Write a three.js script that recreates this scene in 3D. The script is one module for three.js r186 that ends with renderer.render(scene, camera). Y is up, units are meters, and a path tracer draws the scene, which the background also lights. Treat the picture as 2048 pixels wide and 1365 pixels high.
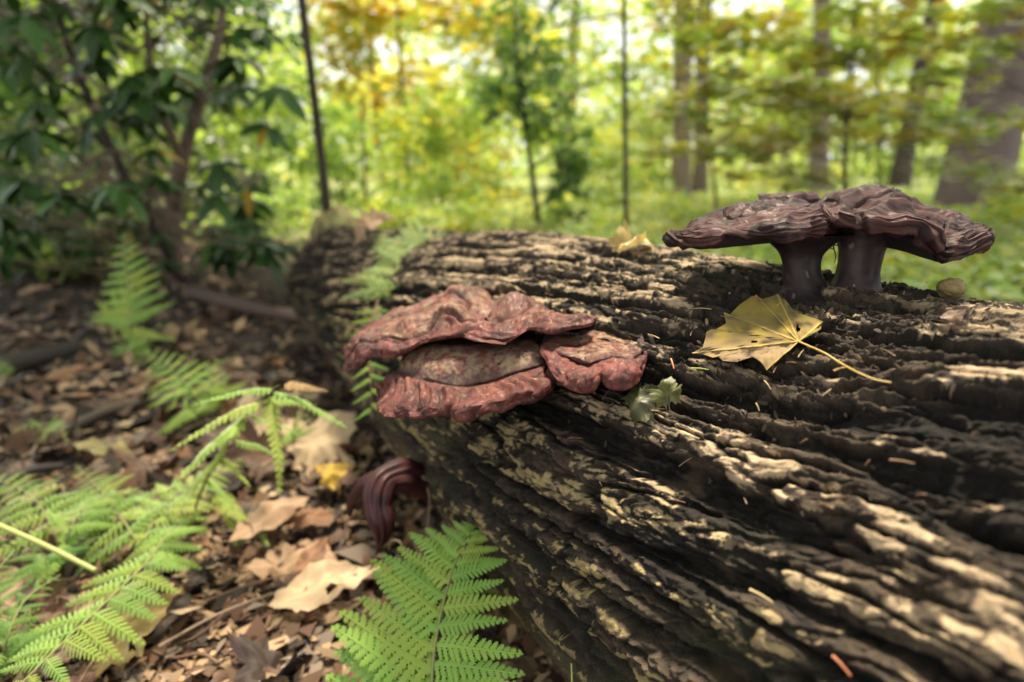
import * as THREE from 'three';
import { mergeGeometries } from 'three/addons/utils/BufferGeometryUtils.js';

// ---------------------------------------------------------------- camera, sky, sun, exposure
const FPX = 1136, CXP = 1024, CYP = 682.5, EYE = 0.47, PITCH = 17.2 * Math.PI / 180;
const scene = new THREE.Scene();
const camera = new THREE.PerspectiveCamera(2 * Math.atan(CYP / FPX) * 180 / Math.PI, 1024 / 682, 0.02, 400);
camera.position.set(0, EYE, 0);
camera.rotation.set(-PITCH, 0, 0);
camera.focus = 0.35;
camera.userData.fStop = 3.5;
scene.add(camera);
const renderer = new THREE.WebGLRenderer({ antialias: true });
renderer.toneMapping = THREE.LinearToneMapping;
renderer.toneMappingExposure = 3.9;
renderer.shadowMap.enabled = true;
{ // pale overcast sky, a little brighter towards the zenith
  const W = 128, H = 64, d = new Float32Array(W * H * 4);
  for (let j = 0; j < H; j++) for (let i = 0; i < W; i++) {
    const el = Math.max(0, Math.sin(((j + 0.5) / H - 0.5) * Math.PI)), L = 0.35 + 0.36 * el, o = (j * W + i) * 4;
    d[o] = L * 0.985; d[o + 1] = L; d[o + 2] = L * 1.02; d[o + 3] = 1;
  }
  const t = new THREE.DataTexture(d, W, H, THREE.RGBAFormat, THREE.FloatType);
  t.mapping = THREE.EquirectangularReflectionMapping; t.magFilter = THREE.LinearFilter; t.needsUpdate = true;
  scene.background = t; scene.environment = t;
}
const sun = new THREE.DirectionalLight(0xfff0da, 5.0);
sun.name = 'sun';
sun.position.set(0.4, 7.8, -3.6); sun.target.position.set(0, 0.3, -0.6);
sun.castShadow = true; sun.shadow.radius = 24;
Object.assign(sun.shadow.camera, { left: -15, right: 15, top: 15, bottom: -15, far: 60 });
scene.add(sun, sun.target);
// scene.fog = new THREE.FogExp2(new THREE.Color(0.80, 0.86, 0.70), 0.006);

// ---------------------------------------------------------------- helpers
const V = (x, y, z) => new THREE.Vector3(x, y, z), SP = Math.sin(PITCH), CP = Math.cos(PITCH);
function rng(a) { return () => { a = (a + 0x6d2b79f5) | 0; let t = Math.imul(a ^ (a >>> 15), 1 | a); t = (t + Math.imul(t ^ (t >>> 7), 61 | t)) ^ t; return ((t ^ (t >>> 14)) >>> 0) / 4294967296; }; }
const dir = (px, py) => { const x = (px - CXP) / FPX, y = (CYP - py) / FPX; return V(x, y * CP - SP, -(CP + y * SP)); };
const P = (px, py, z) => dir(px, py).multiplyScalar(z).add(camera.position);            // z: depth along the optical axis
const Q = (px, py, f) => { const d = dir(px, py); return d.multiplyScalar(f / -d.z).add(camera.position); }; // f: distance ahead
const G = (px, py, y = 0) => { const d = dir(px, py); return d.multiplyScalar((y - EYE) / d.y).add(camera.position); };
const clamp = (x, a = 0, b = 1) => Math.min(b, Math.max(a, x)), lerp = (a, b, t) => a + (b - a) * t;
const smooth = (a, b, x) => { const t = clamp((x - a) / (b - a)); return t * t * (3 - 2 * t); };
const mix3 = (a, b, t) => [lerp(a[0], b[0], t), lerp(a[1], b[1], t), lerp(a[2], b[2], t)];

const PERM = new Uint8Array(512); { const r = rng(7), p = [...Array(256).keys()]; for (let i = 255; i > 0; i--) { const j = Math.floor(r() * (i + 1)); [p[i], p[j]] = [p[j], p[i]]; } for (let i = 0; i < 512; i++) PERM[i] = p[i & 255]; }
const GX = new Float32Array(256), GY = new Float32Array(256), GZ = new Float32Array(256);
{ const r = rng(19); for (let i = 0; i < 256; i++) { const z = r() * 2 - 1, a = r() * 6.2832, q = Math.sqrt(1 - z * z); GX[i] = q * Math.cos(a); GY[i] = q * Math.sin(a); GZ[i] = z; } }
function N(x, y, z = 0.37) { // gradient noise, about -1 .. 1
  const X = Math.floor(x), Y = Math.floor(y), Z = Math.floor(z); x -= X; y -= Y; z -= Z;
  const u = x * x * x * (x * (x * 6 - 15) + 10), v = y * y * y * (y * (y * 6 - 15) + 10), w = z * z * z * (z * (z * 6 - 15) + 10);
  const A = PERM[X & 255] + (Y & 255), B = PERM[(X + 1) & 255] + (Y & 255), k = Z & 255, k1 = (Z + 1) & 255;
  const g = (h, a, b, c) => GX[h] * a + GY[h] * b + GZ[h] * c;
  const AA = PERM[A & 255], AB = PERM[(A + 1) & 255], BA = PERM[B & 255], BB = PERM[(B + 1) & 255];
  const l0 = lerp(lerp(g(PERM[AA + k], x, y, z), g(PERM[BA + k], x - 1, y, z), u), lerp(g(PERM[AB + k], x, y - 1, z), g(PERM[BB + k], x - 1, y - 1, z), u), v);
  const l1 = lerp(lerp(g(PERM[AA + k1], x, y, z - 1), g(PERM[BA + k1], x - 1, y, z - 1), u), lerp(g(PERM[AB + k1], x, y - 1, z - 1), g(PERM[BB + k1], x - 1, y - 1, z - 1), u), v);
  return lerp(l0, l1, w) * 1.6;
}
const fbm = (x, y, z = 0.37, o = 3) => { let s = 0, a = 0.55; for (let i = 0; i < o; i++) { s += a * N(x, y, z + i * 3.1); x *= 2.07; y *= 2.07; a *= 0.5; } return s; };

const used = {};
const numbered = (n) => { used[n] = (used[n] ?? -1) + 1; return used[n] ? `${n}_${String(used[n]).padStart(3, '0')}` : n; };
function tag(o, label, category, group, kind) { o.userData = { ...o.userData, label }; if (category) o.userData.category = category; if (group) o.userData.group = group; if (kind) o.userData.kind = kind; return o; }
function thing(name, label, category, at = V(0, 0, 0), group) { const o = new THREE.Group(); o.name = numbered(name); o.position.copy(at); scene.add(o); return tag(o, label, category, group); }
function mesh(name, geo, mat, parent) { // geo in world coordinates of a thing placed without turn
  const m = new THREE.Mesh(geo, mat); m.name = parent ? name : numbered(name); m.castShadow = m.receiveShadow = true; (parent ?? scene).add(m);
  return m;
}
function local(geo, o) { return geo.translate(-o.position.x, -o.position.y, -o.position.z); }
function geom(pos, idx, { uv, col, nrm } = {}) {
  const g = new THREE.BufferGeometry();
  g.setAttribute('position', new THREE.BufferAttribute(Float32Array.from(pos), 3));
  if (uv) g.setAttribute('uv', new THREE.BufferAttribute(Float32Array.from(uv), 2));
  if (col) g.setAttribute('color', new THREE.BufferAttribute(Float32Array.from(col), 3));
  if (idx) g.setIndex(idx.length > 60000 ? new THREE.BufferAttribute(Uint32Array.from(idx), 1) : idx);
  if (nrm) g.setAttribute('normal', new THREE.BufferAttribute(Float32Array.from(nrm), 3)); else g.computeVertexNormals();
  return g;
}
function spline(pts, n) { // points (Vector3) resampled evenly along a Catmull-Rom curve
  const c = new THREE.CatmullRomCurve3(pts, false, 'centripetal'); c.arcLengthDivisions = 300;
  return c.getSpacedPoints(n - 1);
}
function tube(pts, r0, r1, rad = 6, seg, wob = 0, col) { // tapered tube along points
  const c = spline(pts, seg ?? Math.max(4, pts.length * 4)), pos = [], idx = [], cols = [], n = c.length;
  let up = V(0.31, 0.2, 0.93).normalize();
  for (let i = 0; i < n; i++) {
    const t = c[Math.min(i + 1, n - 1)].clone().sub(c[Math.max(i - 1, 0)]).normalize(), a = up.clone().cross(t).normalize(), b = t.clone().cross(a); up = b;
    const f = i / (n - 1), r = typeof r0 === 'function' ? r0(f) : lerp(r0, r1, f);
    for (let k = 0; k <= rad; k++) {
      const w = k / rad * Math.PI * 2, q = c[i].clone().addScaledVector(a, Math.cos(w) * r).addScaledVector(b, Math.sin(w) * r);
      if (wob) { const e = wob * N(Math.cos(w) * 2.5 + q.x * 3, q.y * 6 / (1 + r * 40), Math.sin(w) * 2.5 + q.z * 3); q.addScaledVector(a, Math.cos(w) * r * e).addScaledVector(b, Math.sin(w) * r * e); }
      pos.push(q.x, q.y, q.z);
      if (col) { const cc = col(f, w, q); cols.push(...cc); }
    }
  }
  for (let i = 0; i < n - 1; i++) for (let k = 0; k < rad; k++) { const a = i * (rad + 1) + k, b = a + rad + 1; idx.push(a, a + 1, b, b, a + 1, b + 1); }
  return geom(pos, idx, col ? { col: cols } : {});
}
const Mat = (o) => new THREE.MeshPhysicalMaterial({ roughness: 0.8, side: THREE.DoubleSide, ...o });
const rgb = (r, g, b) => new THREE.Color().setRGB(r, g, b);
const leafMat = (r, g, b, o = {}) => Mat({ color: rgb(r, g, b), roughness: 0.9, transmission: 0.45, thickness: 0, ior: 1.4, ...o });

// fine tiling relief
function tile(n, f) { const d = new Uint8Array(n * n * 4); for (let j = 0; j < n; j++) for (let i = 0; i < n; i++) { const v = clamp(f(i / n, j / n)) * 255, o = (j * n + i) * 4; d[o] = d[o + 1] = d[o + 2] = v; d[o + 3] = 255; } const t = new THREE.DataTexture(d, n, n); t.wrapS = t.wrapT = THREE.RepeatWrapping; t.magFilter = THREE.LinearFilter; t.needsUpdate = true; return t; }
const ring = (u, v, k, z, f) => { const a = u * 6.2832, b = v * 6.2832; return N(Math.cos(a) * k + z, Math.sin(a) * k + Math.cos(b) * k * 1.3, Math.sin(b) * k * f + z); };
const grainMap = tile(512, (u, v) => 0.5 + 0.22 * ring(u, v, 6, 3, 1) + 0.16 * ring(u, v, 14, 9, 1) + 0.14 * ring(u, v, 30, 5, 1));
const scaled = (t, sx, sy = sx) => { const c = t.clone(); c.repeat.set(sx, sy); c.needsUpdate = true; return c; };

// words that say where a small thing lies: the nearest landmark and the side of it
const said = new Set();
function whereabouts(what, p, marks) {
  const near = marks.map((m) => ({ ...m, d: m.p.distanceTo(p) })).sort((a, b) => a.d - b.d), best = near[0], v = p.clone().sub(best.p);
  const side = best.d < 0.03 ? 'right beside' : Math.abs(v.x) > Math.abs(v.z) ? (v.x < 0 ? 'left of' : 'right of') : v.z < 0 ? 'behind' : 'in front of';
  let out = `${what} ${side} ${best.name}`;
  for (const k of [1, 2, 3]) if (said.has(out)) out = `${what} between ${best.name} and ${near[k].name}`;
  if (said.has(out)) out = `${what} just ${side} ${best.name}, nearer ${near[1].name}`;
  said.add(out); return out;
}
// ---------------------------------------------------------------- the ground
const groundH = (x, z) => 0.018 * N(x * 2.2, z * 2.2, 4.2) + 0.010 * N(x * 7, z * 7, 1.7) + 0.05 * N(x * 0.35, z * 0.35, 8) * smooth(2, 8, Math.hypot(x, z));
{
  const xs = [], zs = [];
  for (let i = -70; i <= 70; i++) { const t = i / 70; xs.push(Math.sign(t) * (Math.abs(t) * 2.2 + 178 * Math.pow(Math.abs(t), 7))); }
  for (let i = 0; i <= 190; i++) { const t = i / 190; zs.push(0.9 - (t * 5 + 215 * Math.pow(t, 7))); }
  const pos = [], col = [], uv = [], idx = [], nx = xs.length;
  for (const z of zs) for (const x of xs) {
    const y = groundH(x, z); pos.push(x, y, z); uv.push(x, z);
    const n = fbm(x * 3, z * 3, 2, 4), m = fbm(x * 11, z * 11, 6, 3), far = smooth(2.0, 3.2, -z + x * 0.55 + 0.25 * n);
    let c = mix3([0.014, 0.009, 0.006], [0.060, 0.036, 0.021], clamp(0.45 + 0.55 * n + 0.35 * m));
    c = mix3(c, mix3([0.10, 0.15, 0.035], [0.20, 0.20, 0.06], clamp(0.5 + n)), far * 0.85);
    col.push(...c);
  }
  for (let j = 0; j < zs.length - 1; j++) for (let i = 0; i < nx - 1; i++) { const a = j * nx + i; idx.push(a, a + 1, a + nx, a + 1, a + nx + 1, a + nx); }
  const m = mesh('ground', geom(pos, idx, { col, uv }), Mat({ vertexColors: true, roughness: 1, bumpMap: scaled(grainMap, 9), bumpScale: 0.012 }));
  tag(m, 'dark woodland soil under the leaf litter, greener beyond the log', 'ground', null, 'structure');
}

// ---------------------------------------------------------------- the fallen log
const LD = V(-0.4985, 0, -0.867), LN = V(0.867, 0, -0.4985), UP = V(0, 1, 0);
const RAD = [[-0.7, 0.205], [0.0, 0.202], [0.2, 0.2], [0.44, 0.2], [0.62, 0.196], [0.92, 0.181], [1.37, 0.165], [1.62, 0.152], [1.8, 0.145]];
function logR(s) { let i = 0; while (i < RAD.length - 2 && s > RAD[i + 1][0]) i++; const t = clamp((s - RAD[i][0]) / (RAD[i + 1][0] - RAD[i][0])); return lerp(RAD[i][1], RAD[i + 1][1], t * t * (3 - 2 * t)); }
const logC = (s) => V(LD.x * s + LN.x * 0.379, logR(s) - 0.004, LD.z * s + LN.z * 0.379);
const logP = (s, th, r) => logC(s).addScaledVector(LN, -Math.cos(th) * r).addScaledVector(UP, Math.sin(th) * r);
const logN = (th) => V(-LN.x * Math.cos(th), Math.sin(th), -LN.z * Math.cos(th));
function onLog(px, py, lift = 0) { // where the pixel's ray meets the log's mean surface
  const d = dir(px, py), f = (t) => { const p = d.clone().multiplyScalar(t).add(camera.position), s = p.dot(LD), c = logC(s), q = p.clone().sub(c), a = -q.dot(LN), b = q.y; return { v: Math.hypot(a, b) - logR(s) - lift, s, th: Math.atan2(b, a), p }; };
  let best = null;
  for (let t = 0.1; t < 2.6; t += 0.004) { const r = f(t); if (!best || r.v < best.v) best = r; if (r.v < 0) { let a = t - 0.004, b = t; for (let k = 0; k < 14; k++) { const m = (a + b) / 2; f(m).v < 0 ? b = m : a = m; } return f(b); } }
  return best;
}
const BASES = [onLog(1610, 585), onLog(1720, 588), onLog(1560, 660)];
const H2 = (i, j, k) => { let h = Math.imul(i, 374761393) ^ Math.imul(j, 668265263) ^ Math.imul(k, 1442695041); h = Math.imul(h ^ (h >>> 13), 1274126177); h = Math.imul(h ^ (h >>> 15), 2246822519); return ((h ^ (h >>> 16)) >>> 0) / 4294967296; };
function cells(x, y, k) { // nearest cell: distance to its border, its own random number, offset within it
  const X = Math.floor(x), Y = Math.floor(y); let d1 = 9, d2 = 9, id = 0, ox = 0, oy = 0;
  for (let j = -1; j <= 1; j++) for (let i = -1; i <= 1; i++) { const a = X + i + 0.1 + 0.8 * H2(X + i, Y + j, k) - x, b = Y + j + 0.1 + 0.8 * H2(X + i, Y + j, k + 57) - y, d = a * a + b * b; if (d < d1) { d2 = d1; d1 = d; id = H2(X + i, Y + j, k + 91); ox = a; oy = b; } else if (d < d2) d2 = d; }
  return { e: Math.sqrt(d2) - Math.sqrt(d1), id, ox, oy };
}
function bark(s, th) {
  const u0 = 0.19 * th, u = u0 + 0.14 * s;
  const U = u + 0.009 * fbm(u * 11 + 7, s * 4.2, 0.4, 2) + 0.0022 * N(u * 110, s * 60, 1.9) + 0.0009 * N(u * 300, s * 200, 4.4), S = s + 0.03 * fbm(u * 14 - 3, s * 6 + 11, 2.4, 2) + 0.006 * N(u * 120 + 5, s * 55, 7.1) + 0.002 * N(u * 300, s * 200, 2.7);
  const a = N(U * 44, S * 3.4, 1.3), a2 = N(U * 60 + 9, S * 8 + 4, 6.3), b = N(U * 100, S * 12, 5.2);
  const f1 = Math.max(1 - smooth(0.02, 0.18, Math.abs(a)), 0.7 * (1 - smooth(0, 0.14, Math.abs(a2)))), f2 = 1 - smooth(0, 0.17, Math.abs(b));
  const A = cells(U * 105, S * 28, 3), B = cells(U * 210 + 9, S * 95 + 4, 8);
  const crackA = 1 - smooth(0.0, 0.20, A.e), crackB = 1 - smooth(0.0, 0.24, B.e);
  const wall = 3.0 * smooth(0.7, 0, Math.abs(a)) + 1.2 * f2, fine = N(U * 330, S * 150, 3.3 + wall * 1.7), fine2 = N(U * 560, S * 420, 5.5 + wall * 2.3), crumb = Math.abs(N(U * 210, S * 110, 6.6 + wall));
  let near = 0; for (const k of BASES) near = Math.max(near, 1 - smooth(0.03, 0.085, Math.hypot((s - k.s) * 0.8, (th - k.th) * 0.19)));
  const low = smooth(0.02, -0.30, th);
  let T = 0.42 * (A.id - 0.5) + 0.34 * (B.id - 0.5) + 0.40 * N(U * 46 + 50, S * 11 + 50, 2.2) + 0.48 * N(U * 120, S * 42, 8.8 + 0.6 * wall) + 0.34 * N(U * 230, S * 105, 5.8 + wall) + 0.22 * N(U * 450, S * 260, 1.8 + 1.5 * wall) - 0.40 * f2 - 1.1 * smooth(0.2, 0.6, f1) - 0.22 * crackA - 0.10 * crackB - 0.35 * near;
  T += 0.24 * N(u * 4, s * 2.2, 12.5) + 0.16 * smooth(0.3, 0.9, th) * smooth(0.9, 0.4, s) - 0.20 * smooth(0.8, 1.3, s) - 0.06 * low + 0.12 - 0.42 * smooth(0.34, 0.16, Math.abs(a));
  const tan = smooth(0.07, 0.13, T);
  const q1 = (0.5 + 0.6 * fbm(U * 95 + 3, S * 32, 4.1, 2)) * 5, g1 = Math.floor(q1), ter1 = g1 + smooth(0.82, 1, q1 - g1);
  const k = 1 - 0.5 * tan;
  let h = 0.0055 * smooth(0.05, 0.5, Math.abs(a)) - 0.0092 * f1 - 0.0035 * f2 + k * ((A.id - 0.5) * 0.0022 + A.oy * 0.0010 + (B.id - 0.5) * 0.0009 - crackA * 0.0016 - crackB * 0.0007) + ter1 * 0.0011 * (1 - 0.5 * tan) + ((crumb - 0.25) * 0.0026 + fine * 0.0010 + fine2 * 0.0006) * (1 - 0.6 * tan) * (1 + 0.6 * near) + tan * 0.0002 - 0.0075 - 0.006 * near;
  h += 0.006 * N(u * 7, s * 3, 3.9);
  return { h: h * (1 - 0.45 * low), tan, f1, f2, ter: clamp(A.id - crackA), low, U, S, near, fine, u0, crack: Math.max(crackA, 0.7 * crackB) };
}
const logParts = {};
{
  const ss = []; for (let s = -0.7; s < 0; s += 0.02) ss.push(s);
  for (let s = 0; s < 1.62;) { ss.push(s); s += 0.0025 * Math.hypot(s, 0.27); } ss.push(1.62);
  const ths = []; const d0 = -42 * Math.PI / 180, d1 = 113 * Math.PI / 180, NF = 550;
  for (let i = 0; i < NF; i++) ths.push(lerp(d0, d1, i / NF));
  const rest = 70; for (let i = 0; i <= rest; i++) ths.push(lerp(d1, d0 + Math.PI * 2, i / rest));
  const nt = ths.length, ns = ss.length, pos = new Float32Array(ns * nt * 3), col = new Float32Array(ns * nt * 3), uv = new Float32Array(ns * nt * 2), isTan = new Uint8Array(ns * nt);
  for (let i = 0; i < ns; i++) {
    const s = ss[i], R = logR(s), C = logC(s), endf = 0.010 * smooth(1.45, 1.62, s) * N(1, s * 3);
    for (let j = 0; j < nt; j++) {
      const th = ths[j], thw = j === nt - 1 ? ths[0] : th > Math.PI * 1.2 ? th - Math.PI * 2 : th, k = bark(s, thw), r = R + k.h + 0.003 + endf + (s > 1.4 ? 0.014 * smooth(1.4, 1.6, s) * N(th * 2.2, s * 5, 4) : 0), o = (i * nt + j) * 3;
      const jag = s > 1.3 ? smooth(1.3, 1.62, s) * 0.05 * fbm(th * 2.4, 3.3, 1.1, 3) : 0;
      pos[o] = C.x + LD.x * jag - LN.x * Math.cos(th) * r; pos[o + 1] = C.y + Math.sin(th) * r; pos[o + 2] = C.z + LD.z * jag - LN.z * Math.cos(th) * r;
      // bark colours: wet dark bark, paler flaked faces, green algae film lower down; olive light there painted into the pale faces
      const n1 = N(k.U * 18, k.S * 9, 15), n2 = k.fine, edge = k.ter;
      let dark = mix3([0.014, 0.0105, 0.0075], [0.105, 0.074, 0.049], clamp(0.30 + 0.55 * n1 + 0.3 * n2 + 0.35 * (edge - 0.5)));
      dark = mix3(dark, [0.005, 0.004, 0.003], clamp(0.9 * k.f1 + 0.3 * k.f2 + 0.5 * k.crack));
      dark = mix3(dark, [0.075, 0.052, 0.030], 0.8 * k.low * clamp(0.5 + 0.7 * n1 + 0.3 * n2));
      dark = mix3(dark, [0.040, 0.045, 0.016], 0.6 * clamp(N(k.U * 26, k.S * 12, 22) * 1.4) * smooth(0.7, 0.1, th));
      dark = mix3(dark, [0.030, 0.045, 0.014], 0.6 * clamp(N(k.U * 6, k.S * 5, 22) * 1.4) * smooth(1.2, 1.6, th));
      dark = mix3(dark, [0.10, 0.065, 0.038], 0.5 * clamp(N(k.U * 70, k.S * 45, 31) * 1.6 - 0.5));
      let pale = mix3([0.25, 0.178, 0.105], [0.47, 0.355, 0.225], clamp(0.5 + 0.6 * N(k.U * 60, k.S * 40, 17) + 0.25 * n2));
      pale = mix3(pale, [0.27, 0.205, 0.085], smooth(0.75, 0.15, th));  // olive cast of the light low on the log, put into the colour
      pale = mix3(pale, [0.12, 0.09, 0.062], 0.75 * clamp(N(k.U * 120, k.S * 90, 27) * 1.8 - 0.15)); pale = mix3(pale, [0.08, 0.06, 0.042], 0.6 * clamp(N(k.U * 330, k.S * 240, 13) * 2 - 0.7));
      pale = mix3(pale, [0.06, 0.045, 0.032], 0.6 * k.crack);
      const c = mix3(dark, pale, k.tan * (1 - 0.35 * k.near));
      col[o] = c[0]; col[o + 1] = c[1]; col[o + 2] = c[2];
      uv[(i * nt + j) * 2] = s; uv[(i * nt + j) * 2 + 1] = th * 0.19;
      isTan[i * nt + j] = k.tan > 0.5 && j < NF ? 1 : 0;
    }
  }
  // one grid, normals computed once, then shared out between the bark and its loose pale scales
  const quads = (ns - 1) * (nt - 1), label = new Int32Array(quads), idxAll = new Uint32Array(quads * 6);
  for (let i = 0, q = 0; i < ns - 1; i++) for (let j = 0; j < nt - 1; j++, q++) { const a = i * nt + j, b = a + nt; idxAll.set([a, b, a + 1, b, b + 1, a + 1], q * 6); label[q] = isTan[a] && isTan[b] && isTan[a + 1] && isTan[b + 1] ? -1 : 0; }
  const full = new THREE.BufferGeometry(); full.setAttribute('position', new THREE.BufferAttribute(pos, 3)); full.setIndex(new THREE.BufferAttribute(idxAll, 1)); full.computeVertexNormals();
  const nrm = full.attributes.normal.array;
  let flip = 0; for (let i = 0; i < 50; i++) { const a = (Math.floor(ns * 0.5) * nt + i * 8) * 3, th = ths[i * 8], n = logN(th); flip += nrm[a] * n.x + nrm[a + 1] * n.y + nrm[a + 2] * n.z; }
  if (flip < 0) { for (let i = 0; i < nrm.length; i++) nrm[i] *= -1; for (let i = 0; i < idxAll.length; i += 3) { const t = idxAll[i]; idxAll[i] = idxAll[i + 1]; idxAll[i + 1] = t; } }
  const comps = [], W = nt - 1, stack = new Int32Array(quads);
  for (let q = 0; q < quads; q++) if (label[q] === -1) {
    const id = comps.length + 1, list = []; let top = 0; stack[top++] = q; label[q] = id;
    while (top) { const k = stack[--top]; list.push(k); const x = k % W; for (const m of [x > 0 ? k - 1 : -1, x < W - 1 ? k + 1 : -1, k - W, k + W]) if (m >= 0 && m < quads && label[m] === -1) { label[m] = id; stack[top++] = m; } }
    const i = Math.floor(list[0] / W), j = list[0] % W, o = (i * nt + j) * 3, z = Math.max(0.1, -(pos[o + 2]) * CP - (pos[o + 1] - EYE) * SP);
    comps.push({ id, list, size: list.length * (ss[i + 1] - ss[i]) * 0.00094 / (z * z) });
  }
  comps.sort((a, b) => b.size - a.size);
  const keep = comps.filter((c) => c.size > 2.0e-5 * 4).slice(0, 300), own = new Uint8Array(comps.length + 2);
  keep.forEach((c) => own[c.id] = 1);
  const pick = (qs) => {
    const m = new Map(), p = [], n = [], c = [], t = [], idx = [];
    for (const q of qs) for (let k = 0; k < 6; k++) { const v = idxAll[q * 6 + k]; let w = m.get(v); if (w === undefined) { w = m.size; m.set(v, w); p.push(pos[v * 3], pos[v * 3 + 1], pos[v * 3 + 2]); n.push(nrm[v * 3], nrm[v * 3 + 1], nrm[v * 3 + 2]); c.push(col[v * 3], col[v * 3 + 1], col[v * 3 + 2]); t.push(uv[v * 2], uv[v * 2 + 1]); } idx.push(w); }
    return geom(p, idx, { uv: t, col: c, nrm: n });
  };
  const log = thing('fallen_log', 'thick fallen log with deeply furrowed dark bark flaking in tan scales', 'log');
  const mat = Mat({ vertexColors: true, roughness: 0.8, specularIntensity: 0.45, bumpMap: scaled(grainMap, 22, 30), bumpScale: 0.0016 });
  const mainIdx = []; for (let q = 0; q < quads; q++) if (!(label[q] > 0 && own[label[q]])) for (let k = 0; k < 6; k++) mainIdx.push(idxAll[q * 6 + k]);
  mesh('bark', geom(pos, mainIdx, { uv, col, nrm }), mat, log);
  const palem = Mat({ vertexColors: true, roughness: 0.88, specularIntensity: 0.4, bumpMap: scaled(grainMap, 30, 40), bumpScale: 0.0008 });
  for (const c of keep) mesh('bark_scale', pick(c.list), palem, log);
  for (const s of [-0.7, 1.615]) { // sawn ends
    const n = 90, p = [], cc = [], id = [], C = logC(s); p.push(C.x, C.y, C.z); cc.push(0.2, 0.13, 0.07);
    for (let k = 1; k <= 14; k++) for (let j = 0; j < n; j++) { const a = j / n * Math.PI * 2, q = logP(s, a, (logR(s) - 0.006) * k / 14 ), e = 0.004 * N(a * 3, k * 0.7, 3), v = (k % 2 ? 0.75 : 1) * (k > 12 ? 0.3 : 1); q.addScaledVector(LD, e); p.push(q.x, q.y, q.z); cc.push(0.22 * v, 0.15 * v, 0.085 * v); }
    for (let k = 0; k < 14; k++) for (let j = 0; j < n; j++) { const j1 = (j + 1) % n; if (!k) id.push(0, 1 + j, 1 + j1); else { const a = 1 + (k - 1) * n; id.push(a + j, a + n + j, a + n + j1, a + j, a + n + j1, a + j1); } }
    mesh('end_grain', geom(p, id, { col: cc }), Mat({ vertexColors: true, roughness: 0.95 }), log);
  }
}
// ---------------------------------------------------------------- bracket fungi
// A fungus is a sheet stretched over rows of points (rim first, then over the top to the back), each row running from left to right;
// pixel pairs of a close-up of the photograph with a depth in metres are turned into points in the place.
const zoomA = (r) => r.map(([x, y, z]) => P(650 + x / 2.926, 540 + y / 2.926, z)), zoomB = (r) => r.map(([x, y, z]) => P(1300 + x / 2.738, 340 + y / 2.738, z));
const moved = (row, f) => row.map((p, i) => f(p.clone(), i / (row.length - 1)));
function sheet(rows, nu, nv, disp, color) {
  const R = rows.map((r) => spline(r, nu)), M = R.length, pos = [], vs = [];
  for (let j = 0; j < nv; j++) vs.push(j / (nv - 1) * (M - 1));
  for (let j = 0; j < nv; j++) {
    const k = Math.min(M - 2, Math.floor(vs[j])), t = vs[j] - k, t2 = t * t, t3 = t2 * t;
    for (let i = 0; i < nu; i++) {
      const a = R[Math.max(k - 1, 0)][i], b = R[k][i], c = R[k + 1][i], d = R[Math.min(k + 2, M - 1)][i];
      const f = (A, B, C, D) => { const m1 = 0.42 * (C - A), m2 = 0.42 * (D - B); return (2 * t3 - 3 * t2 + 1) * B + (t3 - 2 * t2 + t) * m1 + (-2 * t3 + 3 * t2) * C + (t3 - t2) * m2; };
      pos.push(f(a.x, b.x, c.x, d.x), f(a.y, b.y, c.y, d.y), f(a.z, b.z, c.z, d.z));
    }
  }
  const idx = []; for (let j = 0; j < nv - 1; j++) for (let i = 0; i < nu - 1; i++) { const a = j * nu + i, b = a + nu; idx.push(a, a + 1, b, a + 1, b + 1, b); }
  let g = geom(pos, idx), n = g.attributes.normal.array, sgn = 0;
  for (let k = 0; k < nu * nv; k += 7) { const v = vs[Math.floor(k / nu)]; if (v > 1 && v < M - 2) sgn += Math.sign(n[k * 3] * (0 - pos[k * 3]) + n[k * 3 + 1] * (EYE + 0.2 - pos[k * 3 + 1]) + n[k * 3 + 2] * (0 - pos[k * 3 + 2])); }
  if (sgn < 0) for (let k = 0; k < idx.length; k += 3) { const t = idx[k]; idx[k] = idx[k + 1]; idx[k + 1] = t; }
  const s = Math.sign(sgn) || 1, q = new Float32Array(pos.length);
  for (let k = 0; k < nu * nv; k++) { const i = k % nu, v = vs[Math.floor(k / nu)], h = disp(i / (nu - 1), v, pos[k * 3], pos[k * 3 + 1], pos[k * 3 + 2]) * s; for (let c = 0; c < 3; c++) q[k * 3 + c] = pos[k * 3 + c] + n[k * 3 + c] * h; }
  g = geom(q, idx); const nn = g.attributes.normal.array, col = new Float32Array(q.length), uv = new Float32Array(nu * nv * 2);
  for (let k = 0; k < nu * nv; k++) { const i = k % nu, v = vs[Math.floor(k / nu)]; col.set(color(i / (nu - 1), v, q[k * 3], q[k * 3 + 1], q[k * 3 + 2], nn[k * 3 + 1]), k * 3); uv[k * 2] = q[k * 3] + q[k * 3 + 1] * 0.4; uv[k * 2 + 1] = q[k * 3 + 2] - q[k * 3 + 1] * 0.8; }
  // parts: cut(v0, v1) returns the strip of the sheet between two row numbers
  return (v0, v1) => {
    const a = Math.max(0, vs.findIndex((v) => v >= v0 - 1e-6)), b = v1 >= M - 1 ? nv - 1 : vs.findIndex((v) => v >= v1 - 1e-6), id = [];
    const per = (nu - 1) * 6; for (let k = a * per; k < b * per; k++) id.push(idx[k] - a * nu);
    return geom(q.subarray(a * nu * 3, (b + 1) * nu * 3), id, { col: col.subarray(a * nu * 3, (b + 1) * nu * 3), uv: uv.subarray(a * nu * 2, (b + 1) * nu * 2), nrm: nn.subarray(a * nu * 3, (b + 1) * nu * 3) });
  };
}
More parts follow.
